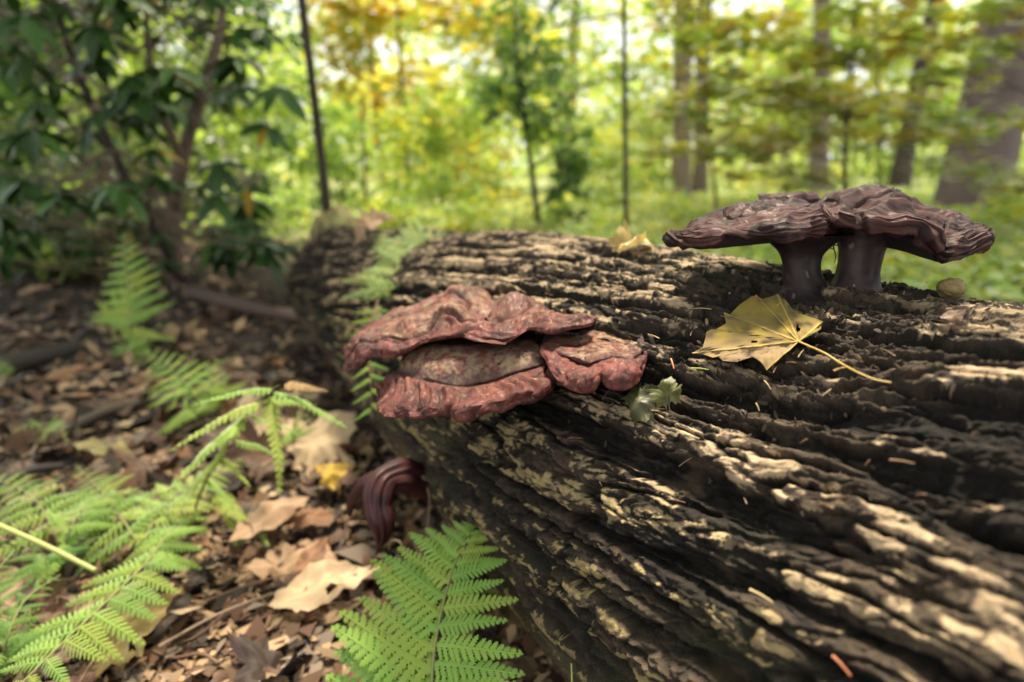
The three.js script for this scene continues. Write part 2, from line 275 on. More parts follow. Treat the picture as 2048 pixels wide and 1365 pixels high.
const fungusMat = Mat({ vertexColors: true, roughness: 0.58, specularIntensity: 0.5, clearcoat: 0.06, clearcoatRoughness: 0.3, bumpMap: scaled(grainMap, 60), bumpScale: 0.0006 });
const darkFungusMat = Mat({ vertexColors: true, roughness: 0.5, specularIntensity: 0.3, clearcoat: 0.06, clearcoatRoughness: 0.3, bumpMap: scaled(grainMap, 60), bumpScale: 0.0006 });
const poreMat = Mat({ vertexColors: true, roughness: 0.95 });
const n3 = (x, y, z, f, s = 0) => N(x * f + s, y * f - s * 0.7, z * f + s * 1.3);
const crease = (v, w) => 1 - smooth(0, w, Math.abs(v));
// red lacquered skin with crease shade painted in dark, dusty bloom and a paler top
function redSkin(seed, dusty, dark = 0) {
  return (u, v, x, y, z, ny) => {
    const a = n3(x, y, z, 55, seed), b = n3(x, y, z, 160, seed + 3), c = n3(x, y, z, 420, seed + 5);
    let k = mix3([0.046, 0.012, 0.010], [0.175, 0.050, 0.039], clamp(0.5 + 0.6 * a + 0.4 * b + 0.2 * c));
    k = mix3(k, [0.028, 0.009, 0.008], clamp(0.8 * crease(n3(x, y, z, 70, seed + 9), 0.13) + dark) * 0.75);
    const d = dusty(u, v, x, y, z) * clamp(0.30 + 0.9 * n3(x, y, z, 120, seed + 11) + 0.7 * n3(x, y, z, 330, seed + 13));
    k = mix3(k, [0.31, 0.23, 0.13], clamp(d) * 0.82);
    if (c > 0.62) k = mix3(k, [0.36, 0.24, 0.13], 0.6);
    if (n3(x, y, z, 210, seed + 21) > 0.66) k = [0.010, 0.006, 0.006];
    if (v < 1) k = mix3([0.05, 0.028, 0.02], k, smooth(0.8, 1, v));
    return k;
  };
}
const knob = (X, Y, Z, r, h) => { const c = P(650 + X / 2.926, 540 + Y / 2.926, Z); return (x, y, z) => { const d = Math.hypot(x - c.x, y - c.y, z - c.z) / r; return d < 1 ? h * Math.pow(1 - d * d, 2) : 0; }; };
const inLog = (p, d, down = 0.006) => p.addScaledVector(LN, d).addScaledVector(UP, -down);
const buried = (row, a, d) => moved(row, (p) => inLog(p, a, d));
const under = (row, a, d) => moved(row, (p) => p.add(V(a * 0.12, d > 0.005 ? -0.0015 : 0.004, -a)));

function redBracket(label, rows, vLip, nu, nv, disp, color, vRim = vLip) {
  const cut = sheet(rows, nu, nv, disp, color), c = rows[rows.length - 1][Math.floor(rows[rows.length - 1].length / 2)];
  const t = thing('bracket_fungus', label, 'fungus', c.clone(), 'reddish bracket fungi on the near side of the log');
  mesh('pore_surface', local(cut(0, 1), t), poreMat, t);
  mesh('rim', local(cut(1, vRim), t), fungusMat, t);
  mesh('cap', local(cut(vRim, rows.length - 1), t), fungusMat, t);
  return t;
}
{ // C: the broad lower fan
  const edge = zoomA([[312, 700, .47], [318, 800, .44], [350, 858, .42], [480, 868, .402], [600, 870, .392], [720, 852, .385], [800, 893, .378], [880, 878, .375], [960, 832, .376], [1040, 838, .374], [1140, 788, .374], [1220, 782, .374], [1290, 738, .376], [1342, 680, .38], [1335, 620, .392]]);
  const mid = zoomA([[310, 670, .472], [325, 745, .438], [400, 800, .408], [500, 800, .394], [600, 800, .385], [720, 795, .378], [800, 805, .370], [880, 795, .368], [960, 765, .367], [1040, 755, .366], [1140, 715, .366], [1220, 705, .367], [1290, 672, .371], [1335, 640, .38], [1332, 600, .392]]);
  const top = zoomA([[330, 650, .475], [400, 640, .445], [470, 650, .425], [560, 672, .41], [680, 695, .398], [800, 706, .39], [900, 693, .386], [1000, 667, .384], [1100, 632, .383], [1200, 604, .384], [1270, 582, .386], [1315, 560, .395]]);
  const groove = zoomA([[400, 590, .478], [430, 610, .452], [500, 636, .43], [640, 662, .416], [800, 688, .403], [900, 675, .399], [1000, 650, .397], [1100, 613, .395], [1200, 586, .397], [1275, 562, .40], [1300, 530, .408]]);
  const lip = zoomA([[432, 555, .475], [447, 590, .455], [520, 612, .433], [650, 640, .416], [800, 664, .404], [900, 652, .398], [1000, 628, .396], [1100, 592, .394], [1200, 566, .396], [1275, 545, .40], [1292, 515, .408]]);
  const shoulder = zoomA([[438, 528, .474], [470, 525, .453], [550, 530, .436], [680, 540, .421], [800, 552, .411], [920, 542, .405], [1050, 510, .403], [1150, 487, .404], [1240, 475, .405], [1282, 478, .412]]);
  const mound = zoomA([[450, 515, .480], [500, 470, .464], [600, 450, .450], [750, 455, .436], [900, 460, .428], [1050, 440, .425], [1150, 425, .424], [1230, 425, .422], [1270, 450, .424]]);
  const back = zoomA([[470, 500, .50], [540, 435, .50], [650, 400, .495], [760, 395, .485], [900, 405, .475], [1000, 392, .47], [1100, 380, .465], [1200, 388, .455], [1250, 420, .445], [1280, 455, .435]]);
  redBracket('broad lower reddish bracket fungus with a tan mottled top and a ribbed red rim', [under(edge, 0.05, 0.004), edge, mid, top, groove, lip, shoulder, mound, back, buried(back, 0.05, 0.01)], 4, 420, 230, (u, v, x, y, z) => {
    const w = smooth(1, 1.6, v) * smooth(3.9, 2.8, v), top = smooth(4.4, 5.2, v);
    const ribs = Math.abs(N(u * 13 + 0.4 * N(u * 4, v, 2), v * 0.35, 2.2));
    return w * (0.0046 * (smooth(0, 0.45, ribs) - 0.7) + 0.0024 * n3(x, y, z, 48, 3) + 0.0010 * n3(x, y, z, 120, 3)) + 0.0006 * n3(x, y, z, 260, 5) * (1 - 0.5 * top) + top * (0.0016 * n3(x, y, z, 42, 8) + 0.0004 * n3(x, y, z, 330, 2)) + 0.00022 * Math.sin(v * 34 + 9 * N(u * 9, v)) * w * smooth(2.3, 1.3, v);
  }, (u, v, x, y, z, ny) => {
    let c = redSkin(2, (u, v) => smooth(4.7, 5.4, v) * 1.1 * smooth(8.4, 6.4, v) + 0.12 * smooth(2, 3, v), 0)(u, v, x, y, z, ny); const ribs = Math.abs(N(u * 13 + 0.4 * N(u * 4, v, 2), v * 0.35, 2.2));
    c = mix3(c, [0.02, 0.008, 0.007], 0.75 * smooth(0.10, 0.0, ribs) * smooth(1, 1.5, v) * smooth(3.6, 2.9, v));  // shade between the ribs painted into the rim colour
    const lipd = smooth(3.6, 4.1, v) * smooth(5.9 + 0.5 * N(u * 8, 2), 4.6, v);
    const zoned = smooth(4.6, 5.2, v) * (0.5 + 0.5 * Math.sin(v * 7.5 + 1.3 * N(u * 7, v))); c = mix3(c, [0.085, 0.050, 0.046], 0.45 * zoned);
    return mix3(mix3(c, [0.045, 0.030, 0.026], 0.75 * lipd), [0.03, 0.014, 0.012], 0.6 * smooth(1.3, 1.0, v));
  });
}
const knobsA = [[740, 285, .457, .021, .0085], [790, 150, .54, .018, .007], [890, 250, .48, .016, -.006], [480, 300, .47, .016, .005], [230, 430, .475, .014, .004], [380, 420, .45, .013, .0045], [600, 400, .433, .015, -.004], [860, 345, .418, .013, .0045], [300, 490, .455, .010, -.003]].map((k) => knob(...k)), knobsB = [[1110, 215, .472, .020, .008], [1010, 290, .445, .013, -.005], [900, 340, .415, .013, .004], [1180, 300, .415, .010, -.005], [1300, 290, .41, .014, .004], [1500, 290, .41, .012, .003], [1040, 350, .408, .012, .003]].map((k) => knob(...k)), sum = (ks, x, y, z) => ks.reduce((t, k) => t + k(x, y, z), 0);
{ // A: the upper cap with the drooping left end
  const edge = zoomA([[105, 588, .50], [150, 587, .485], [200, 570, .47], [265, 517, .46], [330, 516, .45], [400, 518, .443], [480, 487, .437], [560, 442, .433], [650, 417, .43], [740, 404, .425], [800, 394, .42], [850, 397, .418], [930, 402, .417]]);
  const mid = zoomA([[102, 572, .502], [140, 545, .485], [190, 505, .468], [265, 465, .457], [330, 467, .446], [400, 472, .438], [480, 450, .432], [560, 412, .428], [650, 392, .425], [740, 378, .421], [800, 365, .418], [870, 350, .418], [930, 340, .423]]);
  const lip = zoomA([[106, 545, .505], [140, 480, .492], [200, 425, .48], [300, 408, .465], [400, 418, .453], [500, 388, .446], [580, 366, .443], [660, 362, .438], [740, 358, .434], [820, 330, .434], [880, 310, .44], [940, 300, .445]]);
  const mound = zoomA([[122, 490, .51], [190, 390, .50], [300, 345, .488], [380, 330, .476], [480, 305, .47], [560, 305, .466], [640, 300, .458], [720, 245, .458], [790, 236, .456], [860, 268, .458], [920, 285, .465], [985, 288, .47]]);
  const b1 = zoomA([[150, 450, .52], [230, 370, .52], [310, 320, .52], [370, 270, .525], [470, 232, .525], [560, 217, .525], [640, 225, .51], [740, 205, .51], [810, 215, .515], [860, 225, .515], [910, 225, .515], [995, 262, .51]]);
  const b2 = zoomA([[170, 420, .53], [240, 365, .54], [320, 305, .545], [370, 262, .55], [460, 205, .555], [560, 185, .555], [650, 150, .56], [720, 138, .56], [765, 102, .56], [800, 94, .555], [870, 128, .55], [940, 158, .545], [1000, 225, .53]]);
  redBracket('upper left reddish bracket fungus with a knobbly top and drooping left tip', [under(edge, 0.018, 0.008), edge, mid, lip, mound, b1, b2, buried(b2, 0.06, 0.02)], 3, 420, 220, (u, v, x, y, z) => {
    const w = smooth(1, 1.4, v), m = smooth(2.5, 3.4, v);
    return sum(knobsA, x, y, z) * smooth(0.8, 1.6, v) + w * (0.0028 * n3(x, y, z, 46, 13) + 0.0012 * (Math.abs(n3(x, y, z, 100, 4)) * 2 - 0.5) + 0.0005 * n3(x, y, z, 260, 15)) + m * (0.0050 * n3(x, y, z, 33, 28) - 0.0045 * crease(n3(x, y, z, 26, 7), 0.14)) - 0.0018 * crease(v - 2.75, 0.2);
  }, (u, v, x, y, z, ny) => { const c = redSkin(31, (u, v) => smooth(2.9, 3.6, v) * 0.55 * smooth(0.1, 0.4, u), 0)(u, v, x, y, z, ny), d = clamp(n3(x, y, z, 38, 77) * 1.6 - 0.15) * smooth(1.5, 2.4, v); return mix3(c, [0.055, 0.032, 0.028], 0.75 * d); });
}
{ // B: the upper middle double cap
  const edge = zoomA([[800, 367, .425], [815, 396, .412], [900, 402, .405], [980, 417, .402], [1060, 430, .40], [1120, 397, .397], [1165, 367, .402], [1200, 352, .405], [1260, 367, .402], [1340, 380, .396], [1430, 354, .396], [1500, 342, .398], [1552, 332, .402], [1575, 312, .408]]);
  const mid = zoomA([[801, 354, .426], [850, 368, .410], [930, 385, .402], [1060, 398, .396], [1130, 365, .396], [1168, 338, .404], [1200, 328, .403], [1260, 338, .40], [1340, 345, .393], [1440, 322, .394], [1500, 315, .397], [1552, 305, .401], [1574, 296, .409]]);
  const lip = zoomA([[815, 340, .43], [870, 345, .42], [950, 360, .410], [1060, 365, .404], [1120, 340, .404], [1172, 312, .414], [1210, 306, .412], [1260, 310, .408], [1340, 312, .404], [1440, 292, .405], [1510, 285, .41], [1565, 280, .415]]);
  const mound = zoomA([[850, 300, .45], [950, 292, .442], [1040, 300, .432], [1100, 285, .432], [1165, 270, .438], [1240, 262, .43], [1340, 275, .422], [1440, 268, .422], [1558, 266, .422]]);
  const back = zoomA([[900, 284, .47], [960, 284, .475], [1010, 250, .48], [1060, 197, .49], [1120, 174, .49], [1240, 204, .48], [1340, 250, .465], [1440, 255, .45], [1558, 262, .43]]);
  redBracket('upper middle reddish bracket fungus, double lobed, its peak against the bark', [under(edge, 0.014, 0.008), edge, mid, lip, mound, back, buried(back, 0.06, 0.02)], 3, 400, 170, (u, v, x, y, z) => sum(knobsB, x, y, z) * smooth(0.8, 1.6, v) + smooth(1, 1.4, v) * (0.0030 * n3(x, y, z, 48, 43) + 0.0014 * (Math.abs(n3(x, y, z, 100, 44)) * 2 - 0.5) + 0.0006 * n3(x, y, z, 270, 45)) + smooth(2.6, 3.6, v) * (0.005 * n3(x, y, z, 36, 48) - 0.003 * crease(n3(x, y, z, 40, 7), 0.14)) - 0.0015 * crease(v - 2.7, 0.2),
    redSkin(51, (u, v) => 0.25 * smooth(3, 4, v), 0.08));
  const flap = zoomA([[800, 360, .418], [830, 400, .405], [900, 420, .398], [980, 432, .395], [1055, 440, .394]]), flap2 = zoomA([[805, 350, .42], [850, 385, .407], [920, 408, .40], [990, 420, .397], [1062, 425, .396]]);
  const curl = mesh('curled_flap', sheet([under(flap, 0.006, 0.006), flap, flap2, under(flap2, 0.008, 0.0055)], 120, 30, (u, v, x, y, z) => 0.001 * n3(x, y, z, 150, 3), redSkin(71, () => 0, 0.1))(0, 3), fungusMat);
  const host = scene.children.filter((o) => o.name.startsWith('bracket_fungus')).pop(); scene.remove(curl); curl.name = 'curled_flap'; local(curl.geometry, host); host.add(curl);
}
{ // D: the lower right cap with two hanging lobes
  const edge = zoomA([[1265, 480, .40], [1300, 545, .385], [1330, 612, .375], [1380, 667, .366], [1440, 702, .36], [1520, 724, .356], [1580, 707, .355], [1618, 655, .358], [1650, 690, .353], [1740, 707, .35], [1800, 682, .352], [1840, 642, .355], [1872, 570, .362], [1887, 490, .375]]);
  const mid = zoomA([[1262, 465, .402], [1300, 510, .385], [1350, 580, .37], [1420, 625, .358], [1520, 645, .349], [1580, 625, .351], [1618, 598, .358], [1680, 622, .348], [1760, 622, .346], [1830, 582, .351], [1874, 520, .363], [1884, 470, .377]]);
  const top = zoomA([[1265, 450, .405], [1320, 490, .39], [1380, 530, .375], [1460, 545, .368], [1540, 570, .364], [1605, 552, .366], [1700, 533, .360], [1790, 538, .361], [1850, 505, .367], [1877, 460, .38]]);
  const groove = zoomA([[1266, 444, .412], [1330, 478, .40], [1390, 506, .389], [1460, 530, .382], [1540, 556, .377], [1600, 538, .376], [1700, 521, .374], [1785, 529, .374], [1846, 496, .378], [1864, 458, .387]]);
  const lip = zoomA([[1265, 438, .412], [1330, 468, .397], [1390, 492, .386], [1460, 516, .378], [1540, 542, .374], [1600, 525, .372], [1700, 509, .370], [1780, 519, .370], [1842, 487, .374], [1862, 452, .385]]);
  const mound = zoomA([[1280, 423, .42], [1370, 430, .41], [1460, 445, .40], [1560, 455, .394], [1680, 445, .39], [1780, 450, .388], [1850, 438, .392]]);
  const back = zoomA([[1290, 408, .44], [1370, 385, .445], [1440, 370, .445], [1520, 346, .44], [1600, 368, .43], [1700, 390, .42], [1780, 405, .41], [1852, 430, .402]]);
  redBracket('lower right reddish bracket fungus with two hanging lobes beside the bark', [under(edge, 0.05, 0.003), edge, mid, top, groove, lip, mound, back, buried(back, 0.06, 0.02)], 4, 400, 200, (u, v, x, y, z) => smooth(1, 1.5, v) * (0.0036 * n3(x, y, z, 48, 83) + 0.0013 * (Math.abs(n3(x, y, z, 125, 84)) * 2 - 0.5) * (v < 4.3 ? 1 : 0.4) + 0.0006 * n3(x, y, z, 270, 85)) + smooth(5, 6, v) * 0.0014 * n3(x, y, z, 50, 88),
    (u, v, x, y, z, ny) => mix3(redSkin(91, (u, v) => 0.85 * smooth(4.9, 5.6, v), 0.04)(u, v, x, y, z, ny), [0.05, 0.026, 0.024], 0.7 * smooth(3.7, 4.1, v) * smooth(5.5 + 0.4 * N(u * 7, 3), 4.7, v)));
}

// dark purple-brown stalked brackets on top of the log
function darkSkin(seed) {
  return (u, v, x, y, z, ny) => {
    const a = n3(x, y, z, 50, seed), b = n3(x, y, z, 190, seed + 3), line = Math.sin(v * 22 + 2.2 * N(u * 8, v * 0.5, seed) + 1.4 * a);
    let k = mix3([0.014, 0.0055, 0.0055], [0.082, 0.031, 0.029], clamp(0.45 + 0.6 * a + 0.35 * b));
    k = mix3(k, [0.125, 0.062, 0.050], 0.55 * smooth(0.45, 1, line) * smooth(4.2, 3, v));
    k = mix3(k, [0.010, 0.006, 0.006], 0.6 * smooth(-0.6, -1, line) + 0.7 * crease(n3(x, y, z, 24, seed + 6), 0.08));
    k = mix3(k, [0.035, 0.034, 0.036], 0.5 * smooth(3.6, 4.6, v) * clamp(0.5 + n3(x, y, z, 90, seed + 12)));
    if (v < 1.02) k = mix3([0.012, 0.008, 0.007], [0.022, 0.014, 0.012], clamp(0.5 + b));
    return k;
  };
}
const wrinkle = (seed, amp) => (u, v, x, y, z) => {
  const w = smooth(0.9, 1.4, v), a = n3(x, y, z, 45, seed), fold = 2.2 * N(u * 8, v * 0.5, seed) + 1.4 * n3(x, y, z, 50, seed), zone = smooth(-0.5, 0.5, n3(x, y, z, 28, seed + 30));
  return w * amp * (0.0008 * zone * smooth(3.6, 2.2, v) * Math.sin(v * 22 + fold) + 0.0003 * zone * Math.sin(v * 57 + fold * 1.7) + 0.0100 * (0.28 - Math.abs(n3(x, y, z, 30, seed))) + 0.0045 * (0.28 - Math.abs(n3(x, y, z, 70, seed + 1))) + 0.0032 * Math.exp(-Math.pow((v - 2) / 0.6, 2)) - 0.0022 * smooth(3.2, 4, v) + 0.0008 * a + 0.0004 * (Math.abs(n3(x, y, z, 80, seed + 4)) * 2 - 0.6) - 0.0026 * crease(n3(x, y, z, 24, seed + 6), 0.08) + 0.0003 * n3(x, y, z, 260, seed + 2)) + 0.0008 * n3(x, y, z, 160, seed) * smooth(0.5, 1, v);
};
const towardsPoint = (row, c, k, dy) => moved(row, (p) => V(lerp(p.x, c.x, k), lerp(p.y, c.y, k * 0.6) + dy, lerp(p.z, c.z, k)));
function stalkGeo(rings, zc, tone = 1) {
  const pos = [], col = [], idx = [], nr = 60, na = 72, ctr = new THREE.CatmullRomCurve3(rings.map(([x, y, w]) => V(x, y, w)), false, 'centripetal');
  for (let j = 0; j < nr; j++) {
    const q = ctr.getPoint(j / (nr - 1)), c = P(q.x, q.y, zc), r = q.z / FPX * zc;
    for (let k = 0; k <= na; k++) {
      const a = k / na * Math.PI * 2, e = 1 + 0.07 * N(Math.cos(a) * 1.4 + 3, j * 0.04, Math.sin(a) * 1.4) + 0.03 * N(Math.cos(a) * 4, j * 0.13, Math.sin(a) * 4);
      const x = c.x + Math.cos(a) * r * e, z = c.z + Math.sin(a) * r * 0.92 * e, n = n3(x, c.y, z, 60, 5), m = n3(x, c.y, z, 210, 7);
      pos.push(x, c.y, z);
      let cc = mix3([0.012, 0.008, 0.009], [0.040, 0.026, 0.025], clamp(0.45 + 0.6 * n + 0.3 * m)); if (m > 0.7) cc = [0.13, 0.10, 0.07];
      col.push(...mix3(cc, [0.12, 0.09, 0.075], 0.5 * clamp(N(a * 1.6, j * 0.03, 9) * 1.2 - 0.05)).map((x) => x * tone));
    }
  }
  for (let j = 0; j < nr - 1; j++) for (let k = 0; k < na; k++) { const a = j * (na + 1) + k, b = a + na + 1; idx.push(a, a + 1, b, a + 1, b + 1, b); }
  return geom(pos, idx, { col });
}
function darkBracket(label, rows, seed, amp, rings, zc, nu = 420, nv = 220, tone = 1) {
  const cut = sheet(rows, nu, nv, wrinkle(seed, amp), darkSkin(seed));
  const at = rings ? P(rings.at(-1)[0], rings.at(-1)[1], zc) : rows[1][0].clone();
  const t = thing('stalked_bracket_fungus', label, 'fungus', at, 'dark stalked bracket fungi on top of the log');
  mesh('pore_surface', local(cut(0, 1), t), poreMat, t);
  mesh('cap', local(cut(1, rows.length - 1), t), darkFungusMat, t);
  if (rings) mesh('stalk', local(stalkGeo(rings, zc, tone), t), darkFungusMat, t);
  return t;
}
{ // left one
  const brim = zoomB([[128, 375, .40], [135, 397, .395], [200, 414, .383], [250, 435, .375], [340, 427, .365], [405, 400, .358], [432, 362, .355], [480, 366, .35], [560, 380, .345], [620, 372, .343], [700, 380, .341], [800, 385, .34], [870, 372, .347], [960, 358, .365], [1040, 348, .385]]);
  const low = zoomB([[129, 360, .401], [200, 390, .381], [300, 390, .366], [400, 370, .355], [437, 340, .353], [560, 350, .341], [700, 350, .336], [820, 338, .337], [885, 318, .344], [960, 328, .362], [1038, 322, .384]]);
  const upf = zoomB([[138, 345, .404], [220, 322, .388], [320, 292, .374], [420, 275, .364], [480, 288, .359], [560, 288, .35], [660, 265, .345], [760, 235, .346], [850, 235, .35], [890, 252, .357], [960, 258, .368], [1035, 284, .386]]);
  const top = zoomB([[158, 330, .41], [260, 262, .40], [380, 217, .395], [480, 184, .39], [530, 182, .385], [600, 195, .38], [700, 180, .378], [790, 163, .377], [870, 190, .382], [950, 200, .388], [1025, 250, .393]]);
  const back = zoomB([[200, 325, .43], [300, 266, .44], [420, 216, .445], [520, 182, .445], [640, 172, .445], [760, 166, .44], [860, 186, .44], [950, 202, .435], [1022, 252, .425]]);
  const bb = moved(back, (p) => p.add(V(0, -0.004, -0.004)));
  const c = P(1600, 500, .39);
  darkBracket('left dark purple brown stalked bracket fungus behind the yellow maple leaf', [towardsPoint(brim, c, 0.75, 0.004), brim, low, upf, top, back, bb], 11, 1, [[1604, 462, 96], [1600, 482, 66], [1602, 505, 44], [1603, 530, 37], [1607, 555, 39], [1613, 575, 43], [1617, 588, 52], [1618, 600, 62]], .389);
}
{ // right one
  const brim = zoomB([[958, 215, .375], [975, 257, .365], [1050, 306, .35], [1150, 324, .342], [1250, 327, .338], [1340, 340, .336], [1400, 337, .335], [1450, 345, .336], [1485, 405, .337], [1540, 452, .337], [1560, 498, .336], [1640, 492, .335], [1710, 492, .338], [1770, 457, .345], [1780, 426, .352], [1822, 402, .365], [1828, 365, .38]]);
  const low = zoomB([[957, 205, .376], [1000, 245, .362], [1080, 285, .346], [1180, 298, .338], [1280, 298, .334], [1400, 300, .331], [1480, 335, .331], [1560, 405, .330], [1610, 440, .330], [1690, 440, .331], [1755, 415, .339], [1795, 385, .352], [1828, 350, .382]]);
  const upf = zoomB([[961, 200, .378], [1020, 207, .366], [1100, 215, .354], [1200, 215, .346], [1320, 215, .342], [1440, 238, .342], [1530, 275, .343], [1600, 315, .342], [1680, 355, .344], [1745, 352, .351], [1790, 337, .364], [1822, 335, .385]]);
  const top = zoomB([[967, 195, .385], [1000, 160, .383], [1080, 128, .378], [1160, 112, .376], [1260, 99, .374], [1350, 124, .373], [1430, 163, .373], [1520, 204, .373], [1600, 228, .374], [1680, 250, .378], [1745, 290, .385], [1804, 325, .392]]);
  const back = zoomB([[872, 180, .43], [980, 138, .43], [1150, 107, .43], [1260, 97, .43], [1360, 122, .43], [1450, 180, .43], [1530, 203, .43], [1620, 225, .43], [1700, 240, .428], [1755, 292, .42], [1800, 330, .41]]);
  const bb = moved(back, (p) => p.add(V(0, -0.005, -0.004)));
  darkBracket('right dark stalked bracket fungus with a humped, wrinkled, drooping cap', [towardsPoint(brim, P(1735, 500, .39), 0.7, 0.003), brim, low, upf, top, back, bb], 47, 1.1, [[1732, 455, 70], [1731, 472, 55], [1725, 490, 46], [1721, 515, 41], [1717, 545, 40.5], [1713, 568, 44], [1711, 584, 50], [1710, 598, 60]], .386, 420, 220, 1.7);
}
{ // small cap behind the two
  const brim = zoomB([[600, 190, .46], [660, 186, .455], [760, 190, .45], [860, 186, .45], [930, 180, .455]]), top = zoomB([[620, 165, .47], [680, 141, .47], [770, 146, .468], [860, 129, .468], [915, 150, .47]]);
  const back = zoomB([[625, 168, .50], [690, 146, .51], [770, 148, .51], [860, 134, .51], [912, 152, .50]]);
  darkBracket('small dark bracket cap just showing behind the two stalked fungi', [moved(brim, (p) => p.add(V(0, -0.004, -0.03))), brim, moved(brim, (p) => p.add(V(0, 0.006, -0.004))), top, back, moved(back, (p) => p.add(V(0, -0.02, 0)))], 71, 0.5, [[1580, 412, 26], [1585, 450, 14], [1590, 500, 12], [1592, 560, 15]], .47, 160, 70);
}
{ // crumbs of bark and soil gathered round the stalks and in the furrows
  const r = rng(64), g = new THREE.IcosahedronGeometry(1, 0), n = 900, im = new THREE.InstancedMesh(g, Mat({ color: rgb(1, 1, 1), roughness: 0.95, flatShading: true }), n), M = new THREE.Matrix4(), q = new THREE.Quaternion(), e = new THREE.Euler();
  for (let i = 0; i < n; i++) {
    const k = BASES[i % 3], round = i < 650, s = round ? k.s + 0.09 * (r() + r() - 1) : 0.08 + 0.75 * r(), th = round ? k.th - 0.10 + 0.45 * (r() + r() - 1) : 0.55 + 1.1 * r(), b = bark(s, th), p = logP(s, th, logR(s) + b.h + 0.0038), z = (0.0005 + 0.0015 * r() * r()) * (round ? 1.15 : 0.9);
    M.compose(p, q.setFromEuler(e.set(r() * 6, r() * 6, r() * 6)), V(z * (1 + 2 * r()), z * 0.35, z)); im.setMatrixAt(i, M);
    const t = r(), c = t < 0.7 ? [0.03, 0.021, 0.014] : t < 0.93 ? [0.075, 0.048, 0.028] : [0.22, 0.155, 0.09]; im.setColorAt(i, rgb(...c));
  }
  im.name = 'bark_crumbs'; im.castShadow = im.receiveShadow = true; scene.add(im); tag(im, 'dark crumbs of bark and soil gathered round the fungus stalks and furrows', 'debris', null, 'stuff');
}
{ // old dark red bracket low on the log's side
  const rowsOf = (r) => r.map(([x, y, z]) => P(x, y, z));
  const t = thing('bracket_fungus', 'dark red glossy bracket fungus low on the log, near the leaf litter', 'fungus', P(800, 980, 0.55), 'reddish bracket fungi on the near side of the log');
  const skin = (u, v, x, y, z) => { const a = n3(x, y, z, 60, 3), b = n3(x, y, z, 200, 6); return mix3([0.012, 0.004, 0.004], [0.060, 0.013, 0.014], clamp(0.5 + 0.6 * a + 0.3 * b)); };
  const g = Mat({ vertexColors: true, roughness: 0.5, specularIntensity: 0.6, clearcoat: 0.15, clearcoatRoughness: 0.3 });
  const dsp = (u, v, x, y, z) => 0.003 * n3(x, y, z, 50, 8) + 0.0012 * n3(x, y, z, 150, 4);
  const arm = [P(890, 992, .64), P(845, 966, .61), P(800, 955, .59), P(766, 968, .575), P(757, 1010, .567), P(766, 1055, .563), P(752, 1112, .575)];
  const bent = tube(arm, (f) => 0.0125 * (0.8 + 0.45 * Math.sin(f * 3.4 + 0.4) + 0.25 * N(f * 7, 2)) * (1 - 0.85 * smooth(0.8, 1, f)), 0, 36, 90, 0.55, (f, w, q) => skin(0, 0, q.x, q.y, q.z)); mesh('cap', local(bent, t), g, t);
  mesh('lobe', local(tube([P(770, 960, .59), P(735, 968, .60), P(705, 1000, .61), P(698, 1030, .615)], (f) => 0.011 * (1 - 0.75 * f), 0, 24, 30, 0.6, (f, w, q) => skin(0, 0, q.x, q.y, q.z)), t), g, t);
}
// ---------------------------------------------------------------- ferns
// one pinna (a side leaf of a frond): unit length along x, lying in the xy plane, cut into toothed leaflets
function pinnaGeo(seed, n, width, { simple = 0, droop = 0.12, curl = 0.25, prof, gap = 0.9 } = {}) {
  const r = rng(seed), pos = [], idx = [], pr = prof ?? ((t) => Math.pow(1 - t, 0.75) * (0.72 + 0.28 * smooth(0, 0.15, t)) + 0.03);
  const base = (x, y) => [x, y, -droop * x * x - curl * y * y / Math.max(width, 0.05) * 0.6 + 0.012 * Math.sin(x * 9 + seed)];
  const strip = (L, C, R) => { const s = pos.length / 3; for (let k = 0; k < C.length; k++) for (const q of [L[k], C[k], R[k]]) pos.push(...q); for (let k = 0; k < C.length - 1; k++) { const a = s + k * 3; idx.push(a, a + 3, a + 1, a + 1, a + 3, a + 4, a + 1, a + 4, a + 2, a + 2, a + 4, a + 5); } };
  { const L = [], C = [], R = []; for (let k = 0; k <= 16; k++) { const t = k / 16, w = (simple ? 0.012 : 0.02) * (1 - t) + 0.004, b = base(t, 0); L.push([b[0], w, b[2]]); C.push([b[0], 0, b[2] + 0.006]); R.push([b[0], -w, b[2]]); } strip(L, C, R); }
  for (let i = 0; i < n; i++) for (const s of [-1, 1]) {
    const t = (i + 0.5 + 0.25 * (s > 0)) / (n + 0.4), len = width * pr(t) * (0.92 + 0.16 * r()), ang = lerp(1.25, 0.85, t) + 0.12 * (r() - 0.5), hw = gap * 0.5 / n * (simple ? 0.92 : 1.12), teeth = simple ? 0 : 4;
    const L = [], C = [], R = [], m = simple ? 6 : teeth * 2 + 1, up = 0.03 * (r() - 0.5);
    for (let k = 0; k <= m; k++) {
      const f = k / m, along = f * len, env = (simple ? Math.sqrt(Math.max(0, 1 - Math.pow(f, 3))) : (1 - 0.45 * f) * (f > 0.93 ? 0.35 : 1)) * smooth(-0.25, 0.1, f), tooth = simple ? 1 : k % 2 ? 1.15 : 0.58;
      const w = hw * env * tooth * (0.95 + 0.1 * r()), cx = t + Math.cos(ang) * along, cy = s * Math.sin(ang) * along, lift = up * f, push = simple ? 0 : k % 2 ? 0.3 * hw : 0;
      const A = base(cx - Math.sin(ang) * w + Math.cos(ang) * push, cy + s * (Math.cos(ang) * w + Math.sin(ang) * push)), B = base(cx, cy), D = base(cx + Math.sin(ang) * w + Math.cos(ang) * push, cy - s * (Math.cos(ang) * w - Math.sin(ang) * push));
      A[2] += lift - w * 0.25; B[2] += lift; D[2] += lift - w * 0.25;
      L.push(A); C.push(B); R.push(D);
    }
    strip(L, C, R);
  }
  return geom(pos, idx);
}
